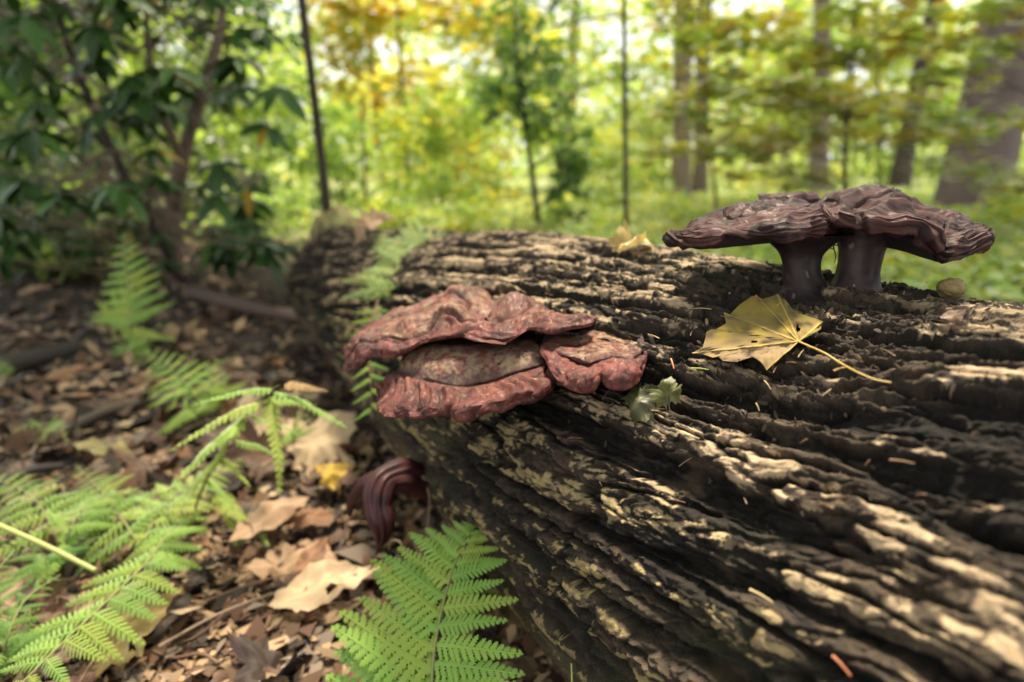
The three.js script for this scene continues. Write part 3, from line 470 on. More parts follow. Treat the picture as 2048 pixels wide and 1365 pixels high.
const PIN = { thin: [43, 45, 48].map((s) => pinnaGeo(s, 15, 0.12, { curl: 0.9, droop: 0.25 })), lace: [3, 5, 8].map((s) => pinnaGeo(s, 15, 0.19)), lace2: [13, 15, 18].map((s) => pinnaGeo(s, 13, 0.185, { curl: 0.5, droop: 0.2 })), lace3: [53, 55, 58].map((s) => pinnaGeo(s, 11, 0.23, { curl: 0.7, droop: 0.3, gap: 0.66 })), plain: [23, 25, 28].map((s) => pinnaGeo(s, 17, 0.15, { simple: 1 })), far: [33, 35].map((s) => pinnaGeo(s, 10, 0.17, { simple: 1 })) };
const fernMats = { bright: leafMat(0.27, 0.46, 0.075, { roughness: 0.8 }), light: leafMat(0.27, 0.42, 0.08), mid: leafMat(0.19, 0.33, 0.05), deep: leafMat(0.11, 0.23, 0.035), pale: leafMat(0.36, 0.47, 0.16) };
const tints = new Map(); for (const k in fernMats) tints.set(fernMats[k], [[1, 1, 1], [0.80, 0.88, 0.85], [1.15, 1.08, 1.0], [0.92, 0.95, 0.9], [1.25, 1.0, 0.9]].map(([a, b, c]) => { const m = fernMats[k].clone(); m.color.setRGB(m.color.r * a, m.color.g * b, m.color.b * c); return m; }));
let tintAt = 0;
const stemMat = Mat({ color: rgb(0.20, 0.20, 0.07), roughness: 0.6 }), brownStem = Mat({ color: rgb(0.11, 0.06, 0.03), roughness: 0.7 });
function pinna(parent, geo, mat, from, to, face) { // from the rachis to the tip; face: the way its upper side looks
  const t5 = tints.get(mat), m = new THREE.Mesh(geo, t5 ? t5[(tintAt = (tintAt * 7 + 3) % 31) % 5] : mat); m.name = 'pinna'; m.castShadow = m.receiveShadow = true;
  const x = to.clone().sub(from), L = x.length(); x.normalize();
  const z = face.clone().addScaledVector(x, -face.dot(x)).normalize(), y = z.clone().cross(x);
  m.matrix.makeBasis(x, y, z).scale(V(L, L, L)).setPosition(from); m.matrix.decompose(m.position, m.quaternion, m.scale);
  parent.add(m); return m;
}
// a whole frond: rachis points, side directions and a length profile
function frond(fern, pts, { n = 16, len = 0.09, left, right, face, kind = 'lace', mat, seed = 1, start = 0.08, sweep = [0.15, 0.7], r0 = 0.0014, prof, stem = stemMat, jitter = 0.15, rightLen = 1, base = V(0, 0, 0) }) {
  const r = rng(seed), f = new THREE.Group(); f.name = 'frond'; fern.add(f); f.position.copy(base).sub(fern.position);
  const rel = pts.map((p) => p.clone().sub(base));
  mesh('rachis', tube(rel, r0, r0 * 0.35, 6, 24), stem, f);
  const c = spline(rel, 101), geos = PIN[kind];
  for (let i = 0; i < n; i++) for (const s of [0, 1]) {
    const t = start + (1 - start) * Math.pow((i + 0.5 * s * 0.6 + 0.15) / n, 0.92), k = Math.min(98, Math.floor(t * 100)), p = c[k], tg = c[k + 2].clone().sub(c[Math.max(0, k - 2)]).normalize();
    const T = (t - start) / (1 - start), L = len * (prof ? prof(T) : Math.pow(1 - T, 0.8) * 0.95 + 0.05) * (0.92 + 0.16 * r()) * (s ? rightLen : 1);
    if (L < 0.004) continue;
    const fa = face.clone().addScaledVector(V(r() - 0.5, r() - 0.5, r() - 0.5), jitter * 1.2).normalize();
    const side = (s ? right : left) ? (s ? right : left).clone().normalize() : tg.clone().cross(fa).normalize().multiplyScalar(s ? 1 : -1);
    const d = side.addScaledVector(tg, lerp(sweep[0], sweep[1], T)).addScaledVector(V(r() - 0.5, r() - 0.5, r() - 0.5), jitter).normalize();
    pinna(f, geos[Math.floor(r() * geos.length)], mat, p, p.clone().addScaledVector(d, L), fa);
  }
  return f;
}
const dif = (a, b) => b.clone().sub(a);
{ // the sharp bright fern at the bottom edge
  const root = P(905, 1560, .44); root.y = 0.0;
  const t = thing('fern', 'sharp bright green lacy fern at the foot of the log, nearest the lens', 'fern', root);
  const k = [[868, 1480, .405], [864, 1365, .41], [872, 1280, .42], [890, 1195, .435], [912, 1125, .455], [935, 1080, .475], [953, 1046, .50]].map((q) => P(...q));
  mesh('stem', local(tube([root, lerpV(root, k[0], 0.5).add(V(0.01, 0, 0.0)), k[0]], 0.002, 0.0016, 6, 12), t), brownStem, t);
  const face = V(0.05, 0.80, 0.62);
  frond(t, k, { n: 14, rightLen: 0.66, len: 0.108, left: dif(P(880, 1240, .43), P(705, 1195, .455)), right: dif(P(890, 1215, .435), P(998, 1258, .405)), face, kind: 'lace2', mat: fernMats.bright, seed: 4, start: 0.02, sweep: [0.1, 0.75], r0: 0.0013, jitter: 0.22, prof: (T) => T < 0.25 ? 0.95 + 0.1 * T : Math.max(0.12, 0.975 * Math.pow(1 - (T - 0.25) / 0.75, 0.62)), base: root });
}
function lerpV(a, b, t) { return a.clone().lerp(b, t); }
{ // small dark frond beside it
  const root = P(935, 1235, .56); root.y = 0.01;
  const t = thing('fern', 'small plain green fern tip beside the log behind the bright fern', 'fern', root);
  frond(t, [root, P(950, 1192, .50), P(985, 1182, .505), P(1025, 1190, .51), P(1068, 1218, .515)], { n: 17, len: 0.0185, face: V(0.15, 0.75, 0.6), kind: 'plain', mat: fernMats.mid, seed: 9, start: 0.24, sweep: [0.1, 0.5], r0: 0.0008, jitter: 0.06, prof: (T) => Math.pow(1 - T, 0.6) * smooth(-0.2, 0.3, T), base: root });
}
{ // the arching fern in the middle distance, seen edge-on
  const root = G(365, 1105), t = thing('fern', 'arching light green fern with hanging side leaves and a brown curled tip', 'fern', root);
  const c = [root, P(392, 1010, .70), P(430, 925, .67), P(485, 840, .64), P(530, 788, .62), P(560, 770, .61)];
  mesh('stem', local(tube(c, 0.0019, 0.0009, 6, 40), t), Mat({ color: rgb(0.15, 0.14, 0.045), roughness: 0.6 }), t);
  const m = fernMats.light, list = [[545, 778, .615, 390, 778, .57, 0], [520, 805, .625, 325, 868, .58, 0], [515, 812, .63, 402, 868, .66, 1], [492, 840, .64, 300, 958, .60, 0], [480, 850, .64, 440, 884, .60, 1], [470, 862, .65, 340, 918, .68, 2], [455, 890, .655, 360, 980, .64, 1],
    [548, 784, .615, 697, 822, .60, 0], [540, 796, .618, 580, 968, .57, 1], [536, 800, .62, 660, 800, .66, 2], [500, 835, .63, 610, 850, .67, 1], [470, 880, .65, 590, 905, .69, 2], [440, 915, .665, 500, 955, .64, 0], [445, 905, .66, 330, 1000, .66, 2], [425, 940, .67, 300, 1010, .68, 1], [415, 960, .68, 470, 1005, .66, 2]];
  list.forEach(([x, y, z, X, Y, Z, g], i) => pinna(t, local0(PIN.thin[g]), m, P(x, y, z).sub(root), P(X, Y, Z).sub(root), i === 8 ? V(0.7, 0.3, 0.6) : V(0.1 + 0.1 * (i % 3), 1, 0.05)));
  const b = pinna(t, PIN.plain[0], Mat({ color: rgb(0.30, 0.19, 0.08) }), P(568, 770, .612).sub(root), P(652, 778, .60).sub(root), V(0, 0.8, 0.7)); tag(b, 'brown withered tip of the frond');
}
function local0(g) { return g; }
// lower left mass of ferns
const down = V(0, 1, 0.25);
{
  const root = G(372, 1128), t = thing('fern', 'mid green fern frond lying towards the lower left corner', 'fern', root);
  frond(t, [root, P(350, 1060, .66), P(290, 1128, .58), P(200, 1215, .52), P(110, 1300, .475), P(20, 1390, .44)], { n: 14, len: 0.055, face: V(-0.1, 0.9, 0.4), kind: 'lace3', jitter: 0.3, mat: fernMats.mid, seed: 21, start: 0.2, sweep: [0.2, 0.5], prof: (T) => 0.65 + 0.35 * Math.sin(T * 3) - 0.4 * smooth(0.8, 1, T), base: root });
  const r2 = G(300, 1150), t2 = thing('fern', 'tangled light green fern in the middle of the lower left patch', 'fern', r2);
  frond(t2, [r2, P(290, 1085, .66), P(330, 1010, .70), P(400, 960, .74), P(490, 915, .78)], { n: 13, len: 0.075, face: V(0, 1, 0.2), kind: 'lace3', jitter: 0.3, mat: fernMats.light, seed: 22, start: 0.2, base: r2 });
  frond(t2, [r2, P(270, 1080, .66), P(215, 1000, .72), P(180, 960, .78), P(150, 930, .82)], { n: 12, len: 0.07, face: V(0, 1, 0.2), kind: 'lace3', jitter: 0.3, mat: fernMats.mid, seed: 23, start: 0.2, base: r2 });
  const r3 = G(120, 1140), t3 = thing('fern', 'dark green fern at the left edge with a stout straw coloured stalk', 'fern', r3);
  frond(t3, [r3, P(110, 1070, .66), P(70, 1000, .70), P(20, 970, .74), P(-40, 950, .78)], { n: 12, len: 0.07, face: V(0.1, 1, 0.3), kind: 'lace3', jitter: 0.3, mat: fernMats.mid, seed: 24, start: 0.15, base: r3 });
  frond(t3, [r3, P(140, 1060, .64), P(170, 1010, .68), P(240, 990, .72), P(330, 985, .76)], { n: 12, len: 0.065, face: V(0.1, 1, 0.3), kind: 'lace3', jitter: 0.3, mat: fernMats.mid, seed: 25, start: 0.15, base: r3 });
  frond(t3, [r3, P(80, 1110, .60), P(30, 1090, .58), P(-40, 1110, .56)], { n: 11, len: 0.06, face: V(0.1, 1, 0.3), kind: 'lace3', jitter: 0.3, mat: fernMats.deep, seed: 26, start: 0.1, base: r3 });
  mesh('stalk', local(tube([P(-10, 1048, .58), P(90, 1092, .575), P(190, 1142, .57)], 0.0028, 0.0024, 7, 14), t3), Mat({ color: rgb(0.30, 0.33, 0.09), roughness: 0.5 }), t3);
  const r4 = G(30, 1330), t4 = thing('fern', 'deep green fern in the bottom left corner', 'fern', r4);
  frond(t4, [r4, P(10, 1290, .50), P(50, 1200, .52), P(120, 1150, .55)], { n: 11, len: 0.05, face: V(0.2, 1, 0.4), kind: 'lace3', jitter: 0.3, mat: fernMats.deep, seed: 27, start: 0.15, base: r4 });
  frond(t4, [r4, P(-30, 1240, .50), P(-20, 1160, .53), P(30, 1100, .56)], { n: 11, len: 0.05, face: V(0.2, 1, 0.4), kind: 'lace3', jitter: 0.3, mat: fernMats.deep, seed: 28, start: 0.15, base: r4 });
  const r5 = G(470, 1090), t5 = thing('fern', 'few small loose leaflets of fern right of the arching fern', 'fern', r5);
  for (const [x, y, z, X, Y, Z] of [[430, 990, .74, 500, 1050, .70], [465, 1085, .72, 520, 1060, .69], [520, 1065, .70, 535, 1090, .68], [470, 1060, .72, 440, 1020, .72]]) pinna(t5, PIN.lace[0], fernMats.light, P(x, y, z).sub(r5), P(X, Y, Z).sub(r5), V(0, 1, 0.4));
  mesh('rachis', local(tube([r5, P(475, 1060, .72), P(520, 1000, .76)], 0.001, 0.0006, 5, 12), t5), stemMat, t5);
}
{ // blurred ferns further back
  const r1 = G(262, 700), t = thing('fern', 'upright pale green fern at the foot of the rhododendron', 'fern', r1);
  frond(t, [r1, P(262, 660, 1.36), P(256, 590, 1.38), P(250, 520, 1.42), P(246, 462, 1.46)], { n: 16, len: 0.155, face: V(0.05, 0.35, 0.95), kind: 'far', mat: fernMats.light, seed: 31, start: 0.04, sweep: [0.1, 0.4], r0: 0.0025, jitter: 0.08, base: r1, prof: (T) => Math.pow(1 - T, 0.8) + 0.05 });
  frond(t, [r1, P(240, 680, 1.30), P(205, 650, 1.27), P(150, 645, 1.25)], { n: 10, len: 0.06, face: V(0, 1, 0.4), kind: 'far', mat: fernMats.mid, seed: 32, start: 0.1, base: r1 });
  frond(t, [r1, P(285, 680, 1.30), P(320, 650, 1.28), P(350, 655, 1.26)], { n: 10, len: 0.05, face: V(0, 1, 0.4), kind: 'far', mat: fernMats.light, seed: 33, start: 0.1, base: r1 });
  const r2 = G(400, 830), t2 = thing('fern', 'low spreading light green fern in the brown litter, mid left', 'fern', r2);
  frond(t2, [r2, P(385, 790, 1.02), P(345, 740, 1.05), P(285, 700, 1.09)], { n: 13, len: 0.10, face: V(0, 0.85, 0.5), kind: 'far', mat: fernMats.light, seed: 34, start: 0.06, base: r2, sweep: [0.1, 0.4] });
  frond(t2, [r2, P(420, 780, 1.02), P(425, 730, 1.06), P(470, 715, 1.1)], { n: 11, len: 0.06, face: V(0, 0.85, 0.5), kind: 'far', mat: fernMats.light, seed: 35, start: 0.06, base: r2 });
  frond(t2, [r2, P(380, 820, .98), P(330, 800, .98), P(275, 775, .99)], { n: 11, len: 0.05, face: V(0, 0.85, 0.5), kind: 'far', mat: fernMats.light, seed: 36, start: 0.06, base: r2 });
  const r3 = G(600, 890), t3 = thing('fern', 'soft blurred green frond between the arching fern and the log', 'fern', r3);
  frond(t3, [r3, P(590, 850, .80), P(620, 820, .80), P(662, 850, .78)], { n: 11, len: 0.045, face: V(0, 0.8, 0.6), kind: 'far', mat: fernMats.mid, seed: 37, start: 0.1, base: r3 });
  const r4 = G(95, 890), t4 = thing('fern', 'small pale fern seedling in the litter at far left', 'fern', r4);
  frond(t4, [r4, P(90, 850, .95), P(60, 850, .93), P(20, 868, .90)], { n: 10, len: 0.04, face: V(0, 0.9, 0.4), kind: 'far', mat: fernMats.mid, seed: 38, start: 0.05, base: r4 });
  frond(t4, [r4, P(100, 855, .95), P(120, 855, .93), P(135, 890, .90)], { n: 9, len: 0.03, face: V(0, 0.9, 0.4), kind: 'far', mat: fernMats.pale, seed: 39, start: 0.05, base: r4 });
  const r5 = G(-15, 770), t5 = thing('fern', 'fern frond cut off by the left edge, above the dark branch', 'fern', r5);
  frond(t5, [r5, P(-20, 730, 1.1), P(5, 728, 1.08), P(25, 745, 1.05)], { n: 9, len: 0.05, face: V(0, 0.9, 0.4), kind: 'far', mat: fernMats.mid, seed: 40, start: 0.1, base: r5 });
}
{ // pale sprays on the far end of the log, trailing down behind the red fungi
  const root = logP(0.86, 1.0, logR(0.86) - 0.002), t = thing('fern', 'pale green fern sprays growing from the log behind the red fungi', 'fern', root);
  const m = fernMats.pale, f = V(0.1, 0.45, 0.9), b = { kind: 'lace3', mat: m, base: root, face: f, r0: 0.0011, jitter: 0.16, start: 0.12 };
  frond(t, [root, P(770, 600, .80), P(790, 540, .83), P(830, 480, .90), P(870, 425, .95)], { ...b, n: 11, len: 0.075, seed: 51, prof: (T) => 0.9 - 0.5 * T });
  frond(t, [root, P(765, 590, .78), P(745, 565, .77), P(720, 530, .77)], { ...b, n: 9, len: 0.045, seed: 52 });
  frond(t, [root, P(800, 585, .80), P(830, 600, .79), P(838, 606, .79)], { ...b, n: 7, len: 0.022, seed: 53 });
  frond(t, [P(756, 600, .74), P(742, 650, .69), P(738, 720, .66), P(742, 775, .64), P(742, 835, .63)], { ...b, n: 9, len: 0.024, kind: 'plain', seed: 54, prof: () => 1, mat: fernMats.bright, stem: brownStem });
  frond(t, [P(772, 560, .78), P(790, 575, .77), P(735, 585, .76), P(735, 610, .75)], { ...b, n: 8, len: 0.02, seed: 55, mat: fernMats.bright });
  frond(t, [P(820, 500, .88), P(860, 480, .90), P(905, 490, .90)], { ...b, n: 8, len: 0.05, seed: 56 });
  frond(t, [P(800, 530, .84), P(770, 490, .87), P(765, 465, .9)], { ...b, n: 8, len: 0.045, seed: 57 });
}
// ---------------------------------------------------------------- dead leaves
// a leaf outline (unit length, stalk at the origin, tip along +x), filled by rings about a hub and bent
const MAPLE = [[0, 0], [0.02, 0.12], [-0.10, 0.22], [-0.05, 0.30], [-0.14, 0.46], [0.06, 0.42], [0.16, 0.50], [0.26, 0.62], [0.34, 0.56], [0.42, 0.70], [0.50, 0.50], [0.47, 0.30], [0.60, 0.34], [0.66, 0.27], [0.80, 0.24], [0.84, 0.13], [1, 0]];
const OVAL = [[0, 0], [0.05, 0.07], [0.18, 0.17], [0.34, 0.235], [0.5, 0.245], [0.66, 0.20], [0.82, 0.12], [0.93, 0.05], [1, 0]];
const OAK = [[0, 0], [0.10, 0.06], [0.2, 0.20], [0.27, 0.10], [0.36, 0.30], [0.46, 0.15], [0.56, 0.34], [0.64, 0.16], [0.76, 0.27], [0.82, 0.14], [0.92, 0.12], [1, 0]];
function deadLeaf(half, seed, { hub = 0.32, curl = 0.3, roll = 0.2, rag = 0.02, rings = 5, stalk = 0.35, hole = 0 } = {}) {
  const r = rng(seed), out = [...half, ...half.slice(1, -1).reverse().map(([x, y]) => [x, -y])], ol = [];
  for (let i = 0; i < out.length; i++) { const a = out[i], b = out[(i + 1) % out.length]; for (let k = 0; k < 3; k++) ol.push([lerp(a[0], b[0], k / 3) + rag * (r() - 0.5), lerp(a[1], b[1], k / 3) * (1 + 0.0) + rag * (r() - 0.5)]); }
  const n = ol.length, pos = [], col = [], idx = [], ph = r() * 9, sgn = r() < 0.5 ? -1 : 1;
  const put = (x, y, e) => {
    const z = curl * (y * y * 1.5 - 0.35 * (x - 0.4) * (x - 0.4)) + roll * 0.25 * N(x * 2.6 + ph, y * 2.6, seed) + 0.05 * N(x * 7 + ph, y * 7, seed) * (0.5 + e) + 0.012 * Math.abs(y) * Math.sin(x * 40 - Math.abs(y) * 28);
    pos.push(x, sgn * z, y); const v = 0.80 + 0.35 * N(x * 4 + ph, y * 4, 3) + 0.2 * N(x * 15, y * 15 + ph, 4), rib = Math.abs(y) < 0.012 ? 1.25 : 1; col.push(v * rib, v * rib * (0.97 - 0.04 * e), v * rib * 0.95);
  };
  put(hub, 0, 0);
  for (let k = 1; k <= rings; k++) for (const [x, y] of ol) put(lerp(hub, x, k / rings), y * k / rings, k / rings);
  for (let k = 0; k < rings; k++) for (let j = 0; j < n; j++) {
    const j1 = (j + 1) % n; if (hole && k >= 2 && k <= 3 && j > n * 0.22 && j < n * 0.22 + hole) continue;
    if (!k) idx.push(0, 1 + j1, 1 + j); else { const a = 1 + (k - 1) * n; idx.push(a + j, a + j1, a + n + j, a + j1, a + n + j1, a + n + j); }
  }
  const s0 = pos.length / 3; // stalk
  for (let k = 0; k <= 5; k++) { const x = -stalk * k / 5, y = 0.03 * Math.sin(k * 0.8 + ph), z = 0.02 * k; for (let q = 0; q < 3; q++) { const a = q * 2.094; pos.push(x, z + 0.008 * Math.sin(a), y + 0.008 * Math.cos(a)); col.push(0.7, 0.6, 0.5); } }
  for (let k = 0; k < 5; k++) for (let q = 0; q < 3; q++) { const a = s0 + k * 3 + q, b = s0 + k * 3 + (q + 1) % 3; idx.push(a, b, a + 3, b, b + 3, a + 3); }
  return geom(pos, idx, { col });
}
const DL = { maple: [], oval: [], oak: [] };
for (let i = 0; i < 5; i++) { DL.maple.push(deadLeaf(MAPLE, 100 + i, { curl: [0.2, 0.5, -0.4, 0.8, 0.1][i], roll: 0.5 + 0.2 * i })); DL.oval.push(deadLeaf(OVAL, 200 + i, { curl: [0.5, 0.9, 1.3, -0.8, 0.2][i], hub: 0.45, roll: 0.5, stalk: 0.12 })); DL.oak.push(deadLeaf(OAK, 300 + i, { curl: [0.4, 1, -0.8, 1.6, 0.2][i], hub: 0.48, roll: 0.6, stalk: 0.1 })); }
DL.maple.push(deadLeaf(MAPLE, 120, { curl: 0.1, roll: 0.4, hole: 4 })); DL.oval.push(deadLeaf(OVAL, 220, { curl: 0.3, hub: 0.45, hole: 3, rag: 0.05, roll: 0.6, stalk: 0.08 }));
const deadCols = { tan: [0.38, 0.25, 0.14], pale: [0.58, 0.44, 0.26], brown: [0.12, 0.064, 0.033], dark: [0.035, 0.020, 0.013], orange: [0.25, 0.125, 0.058], grey: [0.20, 0.15, 0.11], yellow: [0.55, 0.36, 0.04], russet: [0.12, 0.056, 0.032] };
const deadMats = {}; for (const k in deadCols) deadMats[k] = leafMat(...deadCols[k], { vertexColors: true, roughness: 0.7, transmission: 0.22 });
function layLeaf(name, geo, mat, at, size, turn, tilt, tiltDir, lift = 0.004, lie = V(0, 1, 0)) {
  const m = new THREE.Mesh(geo, mat); m.name = numbered(name); m.castShadow = m.receiveShadow = true; m.scale.setScalar(size);
  const q = new THREE.Quaternion().setFromUnitVectors(V(0, 1, 0), lie.clone().add(V(Math.cos(tiltDir), 0, Math.sin(tiltDir)).multiplyScalar(tilt)).normalize());
  m.quaternion.copy(q).multiply(new THREE.Quaternion().setFromAxisAngle(V(0, 1, 0), turn));
  m.position.copy(at).addScaledVector(lie, lift); scene.add(m); return m;
}
const marks = [['the sharp bright fern', 860, 1330], ['the cream holed leaf', 560, 1262], ['the tan lobed leaf', 490, 1195], ['the large pale leaf', 585, 960], ['the dark red fungus', 760, 1120], ['the arching fern', 370, 1105], ['the low spreading fern', 390, 830], ['the dark branch', 60, 760], ['the slender branch', 210, 860], ['the old brown branch', 500, 640], ['the straw stalk', 110, 1150], ['the bottom left fern', 30, 1330], ['the holed yellowish leaf', 215, 1345], ['the upright pale fern', 262, 700], ['the pale fern seedling', 95, 890], ['the folded pale leaf', 470, 905], ['the foot of the log', 960, 1200], ['the shaded log foot', 700, 880], ['the smooth tan leaf', 465, 1135], ['the pale yellow leaf', 150, 915], ['the lower left corner', 60, 1250], ['the lower left frond', 200, 1240], ['the bottom edge', 420, 1340], ['the olive brown leaf', 500, 985]].map(([name, x, y]) => ({ name, p: G(x, y) }));
const logMarks = [['the yellow maple leaf', 1530, 660], ['the maple leaf stalk', 1690, 730], ['the dark fungus stalks', 1670, 590], ['the red fungi', 1150, 640], ['the torn green leaf', 1290, 810], ['the puffball', 1900, 575], ['the crumpled yellow leaf', 1230, 495], ['the rightmost bark', 2020, 760], ['the lower right bark ridge', 1800, 950], ['the steep bark face', 1350, 900], ['the log crest', 1100, 540], ['the middle ridge', 1560, 860]].map(([name, x, y]) => ({ name, p: onLog(x, y).p }));
const logFoot = (p) => { const s = clamp(p.dot(LD), -0.7, 1.62), c = logC(s); return -(p.clone().sub(c)).dot(LN); }; // how far to the near side of the log's axis
const aboveGround = (p) => { p.y = groundH(p.x, p.z); return p; };
{ // leaves that the photograph shows one by one
  const one = (px, py, kind, g, mat, size, turn, tilt, td, label, lift = 0.022) => tag(layLeaf('dead_leaf', DL[kind][g], deadMats[mat], aboveGround(G(px, py)), size, turn, tilt, td, lift), label, 'dead leaf', 'dead leaves on the ground');
  one(548, 1262, 'oval', 5, 'pale', 0.12, 0.55, 0.3, 1, 'cream dead leaf with a ragged hole and pointed tip, left of the bright fern', 0.032);
  one(490, 1195, 'oak', 4, 'tan', 0.10, 0.6, 0.2, 0, 'tan lobed dead leaf just above the cream holed leaf', 0.03);
  one(465, 1135, 'oval', 0, 'tan', 0.105, 0.75, 0.25, 2, 'smooth pale tan oval dead leaf lying in the litter', 0.03);
  one(585, 960, 'maple', 0, 'pale', 0.13, 0.9, 0.3, 1.4, 'large pale maple leaf upside down beside the log, under the hanging frond', 0.035);
  one(580, 1080, 'oval', 4, 'orange', 0.075, 0.1, 0.2, 1, 'rusty orange oval leaf left of the dark red fungus', 0.03);
  one(650, 1020, 'maple', 2, 'yellow', 0.045, 0.5, 0.5, 1, 'small bright yellow leaf scrap left of the dark red fungus', 0.05);
  one(1010, 1290, 'oval', 2, 'tan', 0.075, 1.1, 0.9, 0.5, 'curled tan leaf against the foot of the log, right of the bright fern', 0.03);
  one(215, 1345, 'maple', 5, 'yellow', 0.07, 0.7, 0.4, 2, 'holed yellowish leaf at the bottom edge', 0.03).material = leafMat(0.32, 0.24, 0.07, { vertexColors: true });
  one(590, 1200, 'oval', 1, 'orange', 0.06, 1.2, 0.2, 1, 'narrow rusty leaf strip above the cream holed leaf', 0.03);
  one(470, 905, 'maple', 3, 'pale', 0.10, 0.1, 0.4, 2, 'pale folded leaf under the arching fern', 0.04);
  one(500, 985, 'maple', 1, 'brown', 0.09, 1.0, 0.5, 1, 'olive brown leaf standing on edge behind the hanging frond', 0.04);
  one(150, 915, 'oval', 0, 'yellow', 0.12, 0.1, 0.2, 0, 'pale yellow leaf in the litter at mid left', 0.03).material = leafMat(0.48, 0.40, 0.14, { vertexColors: true });
}
{ // the rest of the litter: countable leaves near, a mass of scraps under and beyond them
  const r = rng(77), words = { tan: 'tan', pale: 'cream', brown: 'brown', dark: 'blackish', orange: 'rusty', grey: 'greyish', russet: 'russet' }, shape = { maple: 'maple', oval: 'oval', oak: 'notched' };
  const mats = ['tan', 'tan', 'tan', 'brown', 'brown', 'dark', 'orange', 'grey', 'russet', 'pale', 'dark'], kinds = ['oval', 'oval', 'oak', 'maple'], spots = [];
  for (let i = 0, tries = 0; i < 270 && tries < 6000; tries++) {
    const py = 600 + 800 * Math.pow(r(), 0.85), px = -60 + 1130 * r(), p = G(px, py), d = logFoot(p), dist = Math.hypot(p.x, p.z);
    if (d < 0.17 || dist > 2.6 || (p.x > 0.2)) continue;
    const min = 0.028; if (marks.slice(0, 5).some((q) => Math.hypot(q.p.x - p.x, q.p.z - p.z) < 0.055)) continue; if (spots.some((q) => Math.hypot(q.x - p.x, q.z - p.z) < min)) continue;
    spots.push(p); i++;
    const kind = kinds[Math.floor(r() * 4)], mat0 = mats[Math.floor(r() * mats.length)], mat = kind === 'maple' && (mat0 === 'pale' || mat0 === 'tan') ? 'brown' : mat0, size = (kind === 'maple' ? 0.055 : 0.05) + 0.05 * r() * r();
    tag(layLeaf('dead_leaf', DL[kind][Math.floor(r() * 5)], deadMats[mat], aboveGround(p), size, r() * 6.3, 0.1 + 0.45 * r() * r() * 2, r() * 6.3, 0.005 + 0.016 * r()), whereabouts(`${words[mat]} ${shape[kind]} leaf`, p, marks), 'dead leaf', 'loose dead leaves in the litter');
  }
  const scrap = geom([0, 0, 0, 0.5, 0.06, 0.22, 1, 0, 0.05, 0.55, 0.1, -0.2, 0.5, 0.09, 0.0], [0, 1, 4, 1, 2, 4, 2, 3, 4, 3, 0, 4]), n = 22000;
  const im = new THREE.InstancedMesh(scrap, leafMat(1, 1, 1, { transmission: 0.12, roughness: 0.8 }), n), M = new THREE.Matrix4(), q = new THREE.Quaternion(), e = new THREE.Euler();
  for (let i = 0; i < n; i++) {
    const near = i < 9500; let p;
    do { if (near) { p = G(-250 + 1400 * r(), 520 + 950 * Math.pow(r(), 0.7)); } else { p = V(-6 + 9 * r(), 0, 1 - 8 * r()); } } while (logFoot(p) < 0.12 && logFoot(p) > -0.12 || (!near && p.x - 0.55 * p.z > 2.4 && p.x > 0.6) || Math.hypot(p.x, p.z) > 9);
    aboveGround(p); p.y += 0.002 + 0.012 * r();
    const s = near ? (0.012 + 0.035 * r() * r()) * Math.max(1, Math.hypot(p.x, p.z) / 0.9) : 0.03 + 0.05 * r(), kn = mats[Math.floor(r() * mats.length)], k = deadCols[kn === 'pale' ? 'tan' : kn], v = 0.5 + 0.5 * r();
    q.setFromEuler(e.set((r() - 0.5) * 1.1, r() * 6.3, (r() - 0.5) * 1.1)); M.compose(p, q, V(s, s, s * (0.5 + r()))); im.setMatrixAt(i, M); im.setColorAt(i, rgb(k[0] * v, k[1] * v, k[2] * v));
  }
  im.name = 'leaf_litter'; im.castShadow = im.receiveShadow = true; scene.add(im); tag(im, 'brown scraps of leaves and bark that carpet the ground', 'litter', null, 'stuff');
}
